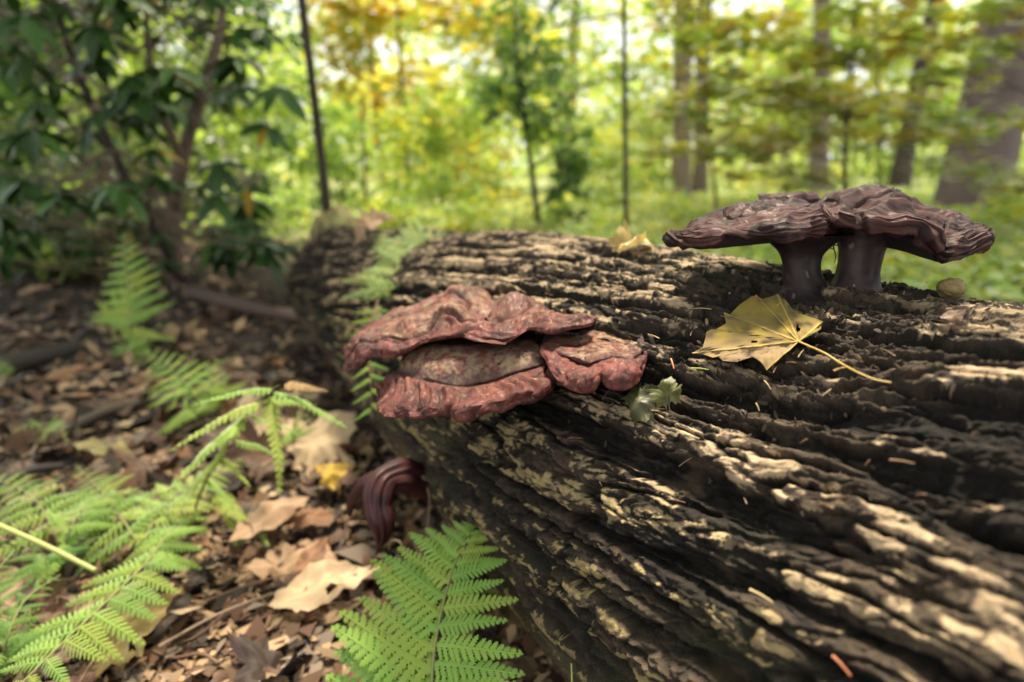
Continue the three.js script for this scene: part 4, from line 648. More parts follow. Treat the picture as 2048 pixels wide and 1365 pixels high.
{ // twigs and chips among the litter
  const r = rng(91);
  for (let i = 0; i < 46; i++) {
    let p; do { p = G(-40 + 1000 * r(), 640 + 760 * r()); } while (logFoot(p) < 0.2 || p.x > 0.15);
    const L = 0.06 + 0.16 * r() * r(), a = r() * 6.3, d = V(Math.cos(a), 0, Math.sin(a)), h = 0.014 + 0.015 * r(), w = 0.0008 + 0.0016 * r();
    aboveGround(p); const at = p.clone(), pts = [0, 0.35, 0.7, 1].map((t) => d.clone().multiplyScalar(L * (t - 0.5)).add(V((r() - 0.5) * 0.02, h + 0.012 * r(), (r() - 0.5) * 0.02)));
    const m = mesh('twig', tube(pts, w, w * 0.5, 5, 10), i % 3 ? brownStem : Mat({ color: rgb(0.2, 0.14, 0.09) })); m.position.copy(at); tag(m, whereabouts(`${L > 0.12 ? 'long' : 'short'} ${i % 3 ? 'brown' : 'greyish'} twig`, at, marks), 'twig', 'twigs on the ground');
  }
  const tw = (label, pts, w, c) => { const a = pts[0].clone(), m = mesh('twig', tube(pts.map((p) => p.clone().sub(a)), w, w * 0.6, 6, 24), Mat({ color: rgb(...c), roughness: 0.7 })); m.position.copy(a); tag(m, label, 'twig'); };
  tw('thin pale stalk arching over beside the dark red fungus', [P(822, 947, .60), P(845, 955, .595), P(858, 990, .60), P(857, 1030, .62), P(852, 1085, .64)], 0.0011, [0.32, 0.22, 0.15]);
  tw('fine pale stalk rising beside the bright fern', [P(808, 1110, .55), P(800, 1085, .55), P(782, 1082, .56), P(778, 1100, .57)], 0.0009, [0.32, 0.24, 0.12]);
  tw('short green grass blade at the foot of the log, bottom edge', [P(1146, 1400, .36), P(1144, 1360, .36), P(1143, 1328, .365)], 0.0009, [0.25, 0.32, 0.08]);
  tw('long grey twig slanting through the litter toward the bright fern', [aboveGround(G(330, 1345)).add(V(0, 0.03, 0)), aboveGround(G(450, 1290)).add(V(0, 0.035, 0)), aboveGround(G(600, 1215)).add(V(0, 0.03, 0))], 0.0017, [0.22, 0.15, 0.10]);
  tw('dark fallen branch lying in the litter at far left', [aboveGround(G(-120, 800)).add(V(0, 0.03, 0)), aboveGround(G(20, 760)).add(V(0, 0.035, 0)), aboveGround(G(160, 715)).add(V(0, 0.02, 0))], 0.034, [0.035, 0.026, 0.02]);
  tw('dark slender branch half buried in the litter, mid left', [aboveGround(G(110, 905)).add(V(0, 0.02, 0)), aboveGround(G(210, 860)).add(V(0, 0.026, 0)), aboveGround(G(330, 815)).add(V(0, 0.02, 0))], 0.012, [0.05, 0.035, 0.025]);
  tw('old brown branch lying behind the far end of the log', [aboveGround(G(390, 600)).add(V(0, 0.03, 0)), aboveGround(G(500, 640)).add(V(0, 0.04, 0)), aboveGround(G(640, 665)).add(V(0, 0.03, 0))], 0.03, [0.075, 0.045, 0.032]);
  tw('dark rotten stick near the left edge of the litter', [aboveGround(G(-40, 1010)).add(V(0, 0.02, 0)), aboveGround(G(60, 975)).add(V(0, 0.03, 0)), aboveGround(G(130, 950)).add(V(0, 0.02, 0))], 0.010, [0.03, 0.02, 0.02]);
}

// ---------------------------------------------------------------- things lying on the log
{ // the big yellow maple leaf
  const hub = onLog(1300 + 815 / 2.738, 340 + 940 / 2.738, 0.004), px = [[815, 940], [790, 965], [765, 988], [735, 1010], [690, 1050], [640, 1097], [622, 1070], [606, 1050], [575, 1030], [540, 1013], [512, 1028], [480, 1052], [440, 1050], [400, 1046], [375, 1022], [345, 1028], [290, 1010], [228, 1004], [262, 988], [290, 970], [302, 930], [310, 888], [335, 872], [362, 872], [390, 858], [418, 838], [412, 812], [404, 780], [418, 790], [432, 800], [460, 770], [490, 740], [525, 715], [560, 690], [572, 692], [582, 684], [598, 700], [622, 706], [660, 695], [702, 680], [722, 700], [745, 712], [766, 742], [785, 765], [815, 785], [880, 805], [950, 830], [940, 850], [938, 872], [905, 890], [880, 902], [850, 925]];
  const surf = (x, y, lift) => onLog(1300 + x / 2.738, 340 + y / 2.738, lift).p;
  const pos = [], col = [], idx = [], rings = 16, sub = 3, ol = [];
  for (let i = 0; i < px.length; i++) { const a = px[i], b = px[(i + 1) % px.length]; for (let k = 0; k < sub; k++) ol.push([lerp(a[0], b[0], k / sub), lerp(a[1], b[1], k / sub)]); }
  const tips = [[640, 1097], [228, 1004], [404, 780], [582, 684], [702, 680], [950, 830]], n = ol.length;
  const vein = (x, y) => { let d = 1e9; for (const [tx, ty] of tips) { const vx = tx - 815, vy = ty - 940, t = clamp(((x - 815) * vx + (y - 940) * vy) / (vx * vx + vy * vy)); d = Math.min(d, Math.hypot(x - 815 - vx * t, y - 940 - vy * t) + t * 3); } return d; };
  for (let k = 0; k <= rings; k++) for (let j = 0; j < (k ? n : 1); j++) {
    const f = k / rings, x = lerp(815, ol[j][0], f), y = lerp(940, ol[j][1], f), e = vein(x, y), w = N(x / 110, y / 90, 3), p = surf(x, y, 0.003 + 0.0022 * w + 0.0006 * smooth(10, 2, e) + 0.0016 * N(x / 35, y / 35, 5) + 0.003 * f * f * N(x / 60, 3, 8));
    pos.push(p.x, p.y, p.z);
    let c = mix3([0.15, 0.11, 0.046], [0.215, 0.16, 0.038], clamp(0.5 + w)); const blot = N(x / 75 + 4, y / 60, 9) + 0.4 * N(x / 22, y / 22, 4);
    c = mix3(c, [0.105, 0.072, 0.042], clamp(blot * 1.7)); c = mix3(c, [0.29, 0.20, 0.03], 0.8 * clamp(N(x / 60, y / 70, 14) * 1.6 - 0.2)); c = mix3(c, [0.24, 0.165, 0.11], 0.6 * smooth(920, 1000, y)); c = mix3(c, [0.38, 0.28, 0.08], smooth(6, 2, e));
    if (N(x / 26, y / 22, 33) > 0.72) c = [0.05, 0.035, 0.02];
    col.push(...c);
  }
  const hole = (x, y) => Math.hypot((x - 807) / 9, (y - 868) / 20) < 1 || Math.hypot((x - 572) / 20, (y - 945) / 9) < 1;
  for (let k = 0; k < rings; k++) for (let j = 0; j < n; j++) { const j1 = (j + 1) % n, f = (k + 0.5) / rings; if (hole(lerp(815, ol[j][0], f), lerp(940, ol[j][1], f))) continue; if (!k) idx.push(0, 1 + j1, 1 + j); else { const a = 1 + (k - 1) * n; idx.push(a + j, a + j1, a + n + j, a + j1, a + n + j1, a + n + j); } }
  const t = thing('maple_leaf', 'big mottled yellow maple leaf with a long stalk, on the log below the dark fungi', 'leaf', hub.p);
  mesh('blade', local(geom(pos, idx, { col }), t), leafMat(1, 1, 1, { vertexColors: true, transmission: 0.15, roughness: 0.9, specularIntensity: 0.3 }), t);
  mesh('stalk', local(tube([[815, 940, 0.0035], [870, 965, 0.004], [950, 1000, 0.005], [1050, 1062, 0.005], [1150, 1115, 0.008], [1230, 1148, 0.007], [1322, 1166, 0.006]].map(([x, y, l]) => surf(x, y, l)), 0.00055, 0.0005, 7, 30), t), Mat({ color: rgb(0.34, 0.22, 0.035), roughness: 0.5 }), t);
}
const lay = (label, kind, g, mat, px, py, size, turn, tilt, td, lift) => { const h = onLog(px, py, lift); return tag(layLeaf('dead_leaf', DL[kind][g], mat, h.p, size, turn, tilt, td, 0, logN(h.th)), label, 'dead leaf', 'dead leaves on the log'); };
lay('torn green and black maple leaf on the bark right of the red fungi', 'maple', 2, leafMat(0.075, 0.085, 0.022, { vertexColors: true, roughness: 0.5 }), 1258, 815, 0.024, 0.0, 0.1, 1, 0.006);
lay('torn green leaf lobe standing up beside the torn maple leaf', 'maple', 3, leafMat(0.16, 0.17, 0.045, { vertexColors: true, roughness: 0.5 }), 1340, 806, 0.017, 1.2, 0.5, 2, 0.008);
lay('crumpled yellow leaf on the far rim of the log', 'maple', 3, leafMat(0.45, 0.36, 0.11, { vertexColors: true }), 1238, 494, 0.036, 0.2, 0.1, 1, 0.006);
lay('brown curled leaf on the far end of the log', 'oak', 3, deadMats.tan, 700, 480, 0.09, 0.6, 0.4, 1, 0.03);
lay('broken bit of tan leaf on the bark at right', 'oval', 1, deadMats.brown, 1885, 640, 0.016, 0.4, 0.4, 1, 0.006);
{ // small round tan puffball at the right, on the log's crest
  const c = onLog(1903, 577, 0.002).p, pos = [], idx = [], col = []; const na = 40, nr = 26;
  for (let j = 0; j <= nr; j++) for (let k = 0; k <= na; k++) { const a = k / na * 6.2832, b = j / nr * Math.PI, x = Math.sin(b) * Math.cos(a), y = Math.cos(b), z = Math.sin(b) * Math.sin(a), e = 0.0070 * (1 + 0.16 * N(x * 1.6 + 2, y * 1.6, z * 1.6) + 0.05 * N(x * 6, y * 6, z * 6) - (x > 0.55 && y < 0.3 ? 0.35 * smooth(0.55, 0.8, x) : 0)); pos.push(x * e * 1.12, y * e * 0.95, z * e); const v = 0.8 + 0.4 * N(x * 5, y * 5, z * 5); col.push(...(x > 0.62 && y < 0.25 ? [0.05, 0.03, 0.02] : [0.27 * v, 0.195 * v, 0.075 * v])); }
  for (let j = 0; j < nr; j++) for (let k = 0; k < na; k++) { const a = j * (na + 1) + k, b = a + na + 1; idx.push(a, a + 1, b, a + 1, b + 1, b); }
  const m = mesh('puffball', geom(pos, idx, { col }), Mat({ vertexColors: true })); m.position.copy(c); tag(m, 'small round tan puffball with a torn side, on the log near the right edge', 'fungus');
}
{ // pine needles and crumbs on the bark
  const r = rng(123), needle = (label, x0, y0, x1, y1, c, w = 0.0005, group) => { const a = onLog(x0, y0, 0.003).p, b = onLog(x1, y1, 0.002).p, m0 = lerpV(a, b, 0.5).addScaledVector(UP, 0.0004), m = mesh('needle', tube([V(0, 0, 0), m0.sub(a), b.clone().sub(a)], w, w * 0.6, 5, 8), Mat({ color: rgb(...c), roughness: 0.5 })); m.position.copy(a); tag(m, label, 'pine needle', group); };
  needle('orange brown needle low at right on the bark', 1665, 1312, 1702, 1353, [0.36, 0.12, 0.05], 0.00065);
  needle('rusty needle on the bark below the yellow maple leaf', 1342, 718, 1348, 738, [0.40, 0.13, 0.05], 0.0007);
  needle('green straw on the bark left of the maple leaf', 1383, 737, 1418, 740, [0.30, 0.36, 0.06]);
  needle('long tan needle across the bark under the leaf stalk', 1668, 742, 1692, 735, [0.45, 0.26, 0.09], 0.0006);
  needle('orange needle on the right bark ridge', 1780, 920, 1830, 928, [0.28, 0.15, 0.08], 0.0005);
  needle('pale straw end leaning on the lower bark', 1500, 1180, 1546, 1206, [0.36, 0.26, 0.13], 0.0008);
  for (let i = 0; i < 38; i++) { const x = 960 + 1060 * r(), y = 500 + 520 * r(), h = onLog(x, y, 0); if (h.v > 0.01 || h.th < 0.4) continue; const a = r() * 6.3, L = 14 + 26 * r(); needle(whereabouts(`${L > 26 ? 'long' : 'short'} ${i % 4 ? 'brown' : 'tan'} needle`, h.p, logMarks), x, y, x + L * Math.cos(a), y + L * Math.sin(a) * 0.6, i % 4 ? [0.17, 0.085, 0.042] : [0.42, 0.30, 0.14], 0.00028, 'loose needles on the bark'); }
  const strand = [[1205, 795, 1235, 803], [1215, 770, 1245, 800], [1225, 805, 1240, 836], [1205, 800, 1222, 776], [1222, 842, 1214, 800]];
  const sw = ['nearly level', 'slanting', 'steep', 'backward leaning', 'lowest']; for (const [i, s] of strand.entries()) needle(`${sw[i]} dark needle strand under the lower right bracket`, ...s, [0.05, 0.05, 0.035], 0.0004, 'dark strands under the lower right bracket');
}
{ // tiny dead sprig hanging between the two stalks
  const a = P(1665, 484, .385), pts = [a, P(1669, 500, .386), P(1672, 512, .386), P(1670, 526, .386)], t = thing('dead_sprig', 'tiny black sprig hanging between the two dark stalks', 'twig', a);
  mesh('stem', local(tube(pts, 0.0005, 0.0003, 5, 16), t), Mat({ color: rgb(0.02, 0.018, 0.012) }), t);
  mesh('side_shoot', local(tube([P(1669, 498, .386), P(1662, 497, .386), P(1658, 494, .386)], 0.0005, 0.0003, 5, 6), t), Mat({ color: rgb(0.02, 0.018, 0.012) }), t);
  mesh('side_shoot', local(tube([P(1667, 490, .386), P(1673, 491, .386), P(1677, 489, .386)], 0.0005, 0.0003, 5, 6), t), Mat({ color: rgb(0.02, 0.018, 0.012) }), t);
}
// ---------------------------------------------------------------- leaves of the living plants
const ovalLeaf = geom([0, 0, 0, 0.35, 0.05, 0.22, 0.35, 0, 0, 0.35, 0.05, -0.22, 0.75, -0.02, 0.17, 0.75, -0.05, 0, 0.75, -0.02, -0.17, 1, -0.16, 0], [0, 2, 1, 0, 3, 2, 1, 2, 4, 2, 5, 4, 2, 3, 5, 3, 6, 5, 4, 5, 7, 5, 6, 7]);
const starLeaf = (() => { const o = [[0.28, 0], [0, 0.02], [-0.02, 0.38], [0.22, 0.26], [0.42, 0.55], [0.52, 0.24], [1, 0], [0.52, -0.24], [0.42, -0.55], [0.22, -0.26], [-0.02, -0.38], [0, -0.02]], p = [], i = []; o.forEach(([x, y], k) => p.push(x, -0.22 * y * y - 0.10 * x * x, y)); for (let k = 1; k < o.length; k++) i.push(0, k, k % (o.length - 1) + 1); return geom(p, i); })();
const longLeaf = (() => { const p = [], i = []; for (let k = 0; k <= 7; k++) { const t = k / 7, w = 0.155 * Math.pow(Math.sin(Math.PI * Math.min(0.99, t * 0.93 + 0.05)), 0.75), z = -0.22 * t * t; p.push(t, z + 0.25 * w, w, t, z, 0, t, z + 0.25 * w, -w); } for (let k = 0; k < 7; k++) { const a = k * 3; i.push(a, a + 1, a + 3, a + 1, a + 4, a + 3, a + 1, a + 2, a + 4, a + 2, a + 5, a + 4); } return geom(p, i); })();
const white = leafMat(1, 1, 1, { transmission: 0.62, roughness: 0.85 });
function leaves(parent, name, geo, blobs, seed, colors, size, { flat = 0.5, per = 10, spread = 0.16, keep, mat = white } = {}) {
  const r = rng(seed), M = new THREE.Matrix4(), q = new THREE.Quaternion(), e = new THREE.Euler(), list = [], off = parent ? parent.position : V(0, 0, 0);
  const g = () => (r() + r() + r() - 1.5) * 1.15;
  for (const b of blobs) {
    for (let i = 0; i < b.n;) {
      let v; do v = V(r() * 2 - 1, r() * 2 - 1, r() * 2 - 1); while (v.lengthSq() > 1);
      const c = b.c.clone().add(V(v.x * b.r[0], v.y * b.r[1], v.z * b.r[2])), tone = r(), bright = 0.75 + 0.5 * r();
      for (let k = 0; k < per && i < b.n; k++, i++) {
        const p = c.clone().add(V(g() * spread, g() * spread * (b.r[1] < b.r[0] * 0.4 ? 0.35 : 0.8), g() * spread));
        if (keep && !keep(p, r)) continue;
        if (p.y < 0.03) continue;
        const s = size * (0.65 + 0.7 * r()), cc = mix3(colors[Math.floor(tone * colors.length)], colors[Math.floor(r() * colors.length)], 0.3 * r());
        M.compose(p.sub(off), q.setFromEuler(e.set((r() - 0.5) * 3.1 * (1 - flat), r() * 6.3, (r() - 0.6) * 3.1 * (1 - flat), 'YXZ')), V(s, s, s * (0.8 + 0.4 * r())));
        list.push(M.clone(), rgb(cc[0] * bright, cc[1] * bright, cc[2] * bright));
      }
    }
  }
  const im = new THREE.InstancedMesh(geo, mat, list.length / 2);
  for (let i = 0; i < list.length / 2; i++) { im.setMatrixAt(i, list[i * 2]); im.setColorAt(i, list[i * 2 + 1]); }
  im.name = parent ? name : numbered(name); im.castShadow = im.receiveShadow = true; im.userData.kind = 'stuff'; (parent ?? scene).add(im); return im;
}
const C = { lime: [0.36, 0.48, 0.05], yellow: [0.60, 0.55, 0.045], gold: [0.62, 0.43, 0.035], green: [0.14, 0.26, 0.035], mid: [0.26, 0.40, 0.05], pale: [0.42, 0.50, 0.15], deep: [0.045, 0.12, 0.022], orange: [0.44, 0.21, 0.04], dim: [0.035, 0.075, 0.02] };
const barkTint = (base) => (f, w, q) => { const v = 0.75 + 0.5 * N(Math.cos(w) * 3 + q.x, q.y * 3.5, Math.sin(w) * 3 + q.z) + 0.25 * N(Math.cos(w) * 11, q.y * 9, Math.sin(w) * 11); return [base[0] * v, base[1] * v, base[2] * v]; };
const woodMat = Mat({ vertexColors: true, roughness: 0.9, bumpMap: scaled(grainMap, 1), bumpScale: 0 });
// a tree whose trunk runs through two pixels at a given distance ahead
function tree(label, cat, a, b, F, w, H, base, { crown, limbs = 3, seed = 1, name = 'tree' } = {}) {
  const A = Q(...a, F), B = Q(...b, F), d = A.clone().sub(B); d.divideScalar(d.y); const foot = B.clone().addScaledVector(d, -B.y - 0.05), R = w / 2 / FPX * F, r = rng(seed + 500);
  const t = thing(name, label, cat, foot), at = (y) => d.clone().multiplyScalar(y).add(V(0.02 * F * 0.1 * N(y * 0.9, seed), 0, 0.02 * F * 0.1 * N(y * 0.9, seed + 7)));
  const pts = []; for (let k = 0; k <= 9; k++) pts.push(at(H * k / 9));
  mesh('trunk', tube(pts, (f) => R * (1 - 0.75 * f) * (1 + 0.15 * Math.exp(-f * H / (R * 4 + 0.02))), 0, 18, 70, 0.12, barkTint(base)), woodMat, t);
  const blobs = [];
  for (let k = 0; k < limbs; k++) {
    const y0 = H * (0.5 + 0.4 * k / limbs), p = at(y0), ang = r() * 6.3, L = (crown?.r ?? H * 0.2) * (0.6 + 0.4 * r()), q = p.clone().add(V(Math.cos(ang) * L, L * 0.55, Math.sin(ang) * L));
    mesh('limb', tube([p, p.clone().lerp(q, 0.5).add(V(0, L * 0.12, 0)), q], R * 0.35, R * 0.08, 8, 14, 0.1, barkTint(base)), woodMat, t);
    if (crown) blobs.push({ c: q.clone().add(foot), r: [crown.r * 0.6, crown.r * 0.35, crown.r * 0.6], n: Math.floor(crown.n / (limbs + 1)) });
  }
  if (crown) { blobs.push({ c: at(H * 0.92).add(foot), r: [crown.r, crown.r * 0.6, crown.r], n: Math.floor(crown.n / (limbs + 1)) }); leaves(t, 'crown', crown.geo ?? starLeaf, blobs, seed + 40, crown.colors, crown.size, { flat: 0.55, per: 14, spread: crown.r * 0.16 }); }
  return t;
}
const grey = [0.22, 0.165, 0.13], brown = [0.10, 0.07, 0.052], dark = [0.045, 0.036, 0.03], purple = [0.17, 0.12, 0.11], pale = [0.36, 0.29, 0.24];
const big = (n, r, colors, size = 0.2) => ({ n, r, colors, size });
tree('slim dark trunk rising just behind the left end of the log', 'tree', [603, 0], [652, 410], 2.9, 19, 5.5, [0.07, 0.05, 0.035], { seed: 1, crown: big(900, 1.1, [C.green, C.mid, C.yellow], 0.11) });
tree('thin pale faraway trunk right of the slim dark trunk', 'tree', [733, 0], [772, 430], 9, 15, 9, pale, { seed: 2, crown: big(1500, 1.6, [C.yellow, C.gold, C.lime]) });
tree('straight slender grey brown trunk among the bright leaves near the middle', 'tree', [1150, 0], [1140, 330], 14, 24, 13, grey, { seed: 4, crown: big(1800, 2.2, [C.lime, C.yellow, C.green]) });
tree('very thin black sapling stem standing upright behind the log', 'tree', [1247, 0], [1253, 460], 2.5, 10, 4.6, dark, { seed: 5, crown: big(500, 0.8, [C.green, C.lime], 0.1) });
tree('stout brown trunk left of the dark stalked fungi', 'tree', [1368, 0], [1361, 450], 8, 37, 13, [0.24, 0.175, 0.13], { seed: 6, crown: big(2500, 2.6, [C.lime, C.mid, C.yellow]) });
tree('darker trunk half hidden behind the stout brown trunk', 'tree', [1410, 0], [1398, 440], 9, 28, 13, [0.17, 0.12, 0.095], { seed: 7, crown: big(2000, 2.4, [C.lime, C.green, C.yellow]) });
tree('pale distant trunk at the top, right of the paired trunks', 'tree', [1585, 0], [1560, 330], 17, 42, 14, [0.30, 0.23, 0.20], { seed: 8, crown: big(1800, 2.4, [C.lime, C.yellow, C.green]) });
tree('blurred grey trunk behind the yellow maple sprays', 'tree', [1645, 0], [1636, 380], 10, 34, 13, grey, { seed: 9, crown: big(2000, 2.4, [C.lime, C.yellow, C.green]) });
tree('massive dark trunk at the right edge, leaning right', 'tree', [2035, 0], [1938, 400], 6, 105, 14, purple, { seed: 10, limbs: 4, crown: big(3000, 3.0, [C.green, C.mid, C.yellow]) });
tree('dark leaning trunk at the top right, left of the massive trunk', 'tree', [1872, 0], [1840, 160], 11, 34, 13, [0.07, 0.05, 0.045], { seed: 11, crown: big(1800, 2.4, [C.green, C.lime]) });
// tall trees of the wood around, their crowns over the path
const round = [[-3.4, -3.6], [2.6, 2.4], [-2.6, 1.8], [5.0, -1.0], [-6.5, 0.2], [0.4, 4.8]];
round.forEach(([x, z], i) => {
  const t = thing('tree', `tall woodland tree outside the picture, ${['left beyond the rhododendron', 'behind the viewer to the right', 'behind the viewer to the left', 'right of the log', 'far left', 'straight behind the viewer'][i]}`, 'tree', V(x, -0.05, z));
  const H = 9 + i % 3, pts = [0, 0.3, 0.6, 1].map((f) => V(0.3 * N(f * 3, i), H * f, 0.3 * N(f * 3, i + 9)));
  mesh('trunk', tube(pts, 0.2, 0.04, 14, 40, 0.12, barkTint(brown)), woodMat, t);
  const blobs = [];
  for (let k = 0; k < 5; k++) { const a = k * 1.26 + i, p = V(0, H * (0.5 + 0.08 * k), 0), q = p.clone().add(V(Math.cos(a) * 2, 1.0, Math.sin(a) * 2)); mesh('limb', tube([p, p.clone().lerp(q, 0.5).add(V(0, 0.25, 0)), q], 0.06, 0.015, 7, 12, 0, barkTint(brown)), woodMat, t); blobs.push({ c: q.clone().add(t.position), r: [1.5, 0.7, 1.5], n: 420 }); }
  blobs.push({ c: V(x, H, z), r: [1.9, 1.2, 1.9], n: 700 });
  leaves(t, 'crown', starLeaf, blobs, 800 + i, [C.green, C.deep, C.mid], 0.20, { flat: 0.6, per: 14, spread: 0.35 });
});

// ---------------------------------------------------------------- saplings, sprays and shrubs behind the log
const blobsPx = (list) => list.map(([x, y, F, rx, ry, n, rz]) => ({ c: Q(x, y, F), r: [rx / FPX * F, ry / FPX * F, rz ?? rx / FPX * F * 0.8], n }));
function sapling(label, stem, F, w, list, colors, size, { geo = starLeaf, seed = 1, flat = 0.7, per = 9, spread = 0.10, name = 'sapling', tint = brown } = {}) {
  const S = stem.map(([x, y, f]) => Q(x, y, f ?? F)), foot = S[0].clone(); foot.y = 0; const t = thing(name, label, name === 'shrub' ? 'shrub' : 'sapling', foot), R = w / 2 / FPX * F;
  const path = [V(0, -0.02, 0), ...S.map((p) => p.clone().sub(foot))]; if (path[1].length() < 0.15) path.splice(1, 1); if (path.length < 2) path.push(V(0, 0.35, 0), V(0.02, 0.7 + 0.05 * F, 0));
  mesh('stem', tube(path, R, R * 0.35, 9, 40, 0.08, barkTint(tint)), woodMat, t);
  const bl = blobsPx(list);
  for (const b of bl) { // one bough into every spray
    const c = b.c.clone().sub(foot); let best = path[1]; for (const p of spline(path, 30)) if (Math.hypot(p.x - c.x, p.z - c.z) * 0.7 + Math.abs(p.y - c.y + 0.12) * 1.4 < Math.hypot(best.x - c.x, best.z - c.z) * 0.7 + Math.abs(best.y - c.y + 0.12) * 1.4) best = p;
    if (best.distanceTo(c) > 0.05) mesh('bough', tube([best, best.clone().lerp(c, 0.5).add(V(0, 0.03 * F * 0.3, 0)), c.clone().add(c.clone().sub(best).multiplyScalar(0.3))], R * 0.45, R * 0.12, 6, 14, 0, barkTint(tint)), woodMat, t);
  }
  leaves(t, 'foliage', geo, bl, seed, colors, size, { flat, per, spread });
  return t;
}
const YG = [C.lime, C.yellow, C.lime, C.mid], YO = [C.yellow, C.gold, C.lime, C.yellow], GR = [C.mid, C.lime, C.green];
sapling('thin leaning sapling hung with a dark green leafy vine, near the middle', [[1080, 470], [1062, 330], [1040, 180], [1030, 60], [1025, -60]], 4.2, 13, [[1100, 250, 4.2, 55, 70, 260], [1130, 380, 4.2, 34, 75, 240], [1060, 140, 4.2, 85, 60, 330], [990, 190, 4.2, 60, 45, 170], [1050, 30, 4.2, 110, 60, 260], [1150, 300, 4.2, 40, 60, 160]], [C.green, C.deep, C.mid, C.green], 0.075, { seed: 11, flat: 0.35, geo: ovalLeaf, spread: 0.07, tint: dark });
sapling('young maple spreading flat yellow green sprays across the upper right', [[1700, 520], [1690, 330], [1705, 120], [1720, -90]], 4.4, 12, [[1500, 60, 4.2, 110, 26, 240], [1560, 190, 4.0, 130, 24, 280], [1480, 300, 4.1, 120, 22, 260], [1640, 110, 4.6, 120, 26, 260], [1740, 200, 4.3, 130, 24, 280], [1600, 270, 4.5, 120, 24, 230], [1830, 90, 4.2, 130, 26, 240], [1720, 20, 4.5, 150, 28, 240], [1860, 270, 4.4, 110, 22, 200], [1420, 160, 4.4, 80, 22, 160], [1580, 350, 4.3, 130, 24, 150], [1660, 200, 3.8, 130, 24, 150]], [C.lime, C.yellow, C.gold, C.yellow, C.lime], 0.10, { seed: 12, flat: 0.82 });
sapling('golden tinged maple sapling leaning in from the right edge', [[2130, 640], [2110, 380], [2090, 120], [2080, -100]], 3.0, 14, [[1960, 90, 2.9, 110, 20, 130], [1900, 150, 2.9, 90, 18, 120], [2000, 240, 2.9, 100, 20, 150], [1920, 330, 3.0, 90, 18, 100], [2020, 370, 2.9, 80, 20, 120], [1840, 220, 3.1, 80, 16, 90], [1990, 20, 2.9, 90, 20, 100]], [C.yellow, C.gold, C.lime, C.lime], 0.07, { seed: 13, flat: 0.82, spread: 0.08 });
sapling('yellow leaved sapling in front of the paired trunks', [[1440, 560], [1430, 380], [1405, 150], [1400, -60]], 5.2, 9, [[1400, 90, 5.2, 70, 40, 260], [1350, 220, 5.2, 60, 24, 150], [1450, 250, 5.0, 70, 24, 170], [1350, 20, 5.4, 60, 40, 180], [1320, 300, 5.2, 50, 22, 100]], [C.lime, C.yellow, C.gold, C.mid], 0.085, { seed: 14, flat: 0.75 });
sapling('golden orange leafed tree crown high at the top, left of the middle', [[820, 520], [815, 330], [800, 120], [790, -120]], 8, 12, [[700, 30, 8, 90, 60, 420], [800, -10, 8, 140, 50, 420], [930, 20, 8, 110, 55, 420], [660, 140, 8, 60, 50, 200], [1010, 60, 8.5, 80, 50, 260], [760, 190, 8.5, 80, 60, 300], [850, 160, 8.5, 80, 60, 260]], YO, 0.13, { seed: 15, flat: 0.55, spread: 0.2 });
sapling('tall thin tree with airy light green boughs hanging over the middle', [[1130, 500], [1120, 300], [1110, 100], [1100, -120]], 11, 14, [[900, 90, 11, 120, 45, 220], [1030, 150, 11, 110, 50, 360], [1180, 110, 11.5, 110, 50, 200], [1300, 160, 11, 90, 60, 300], [1060, 20, 11, 120, 40, 300], [1330, 40, 11, 90, 60, 200], [950, 230, 11, 110, 50, 420], [760, 210, 11, 110, 60, 420], [1260, 250, 11, 90, 50, 360]], [C.lime, C.pale, C.yellow, C.mid], 0.15, { seed: 16, flat: 0.35, spread: 0.25 });
sapling('pale leafed tree filling the gap between the pale trunk and the massive trunk', [[1760, 520], [1760, 300], [1755, 60], [1750, -120]], 13, 14, [[1600, 60, 13, 130, 70, 520], [1720, 130, 13, 130, 70, 520], [1830, 60, 13, 120, 70, 480], [1520, 190, 13, 110, 60, 420], [1800, 240, 13, 130, 60, 480], [1640, 250, 13, 120, 50, 420], [1930, 200, 13, 90, 80, 360]], [C.pale, C.lime, C.mid, C.yellow], 0.17, { seed: 17, flat: 0.3, spread: 0.3 });
sapling('green leafed tree closing the view at the upper left, beyond the rhododendron', [[300, 520], [300, 300], [310, 60], [310, -120]], 5.6, 14, [[80, 40, 5.6, 170, 90, 900], [300, 60, 5.6, 150, 90, 800], [490, 60, 5.6, 90, 90, 500], [60, 230, 5.6, 150, 110, 800], [260, 250, 5.6, 150, 100, 800], [450, 250, 5.6, 110, 100, 600], [100, 390, 5.4, 160, 70, 600], [-120, 200, 5.4, 120, 200, 600]], [C.green, C.mid, C.deep, C.lime], 0.10, { seed: 18, flat: 0.3, spread: 0.12 });
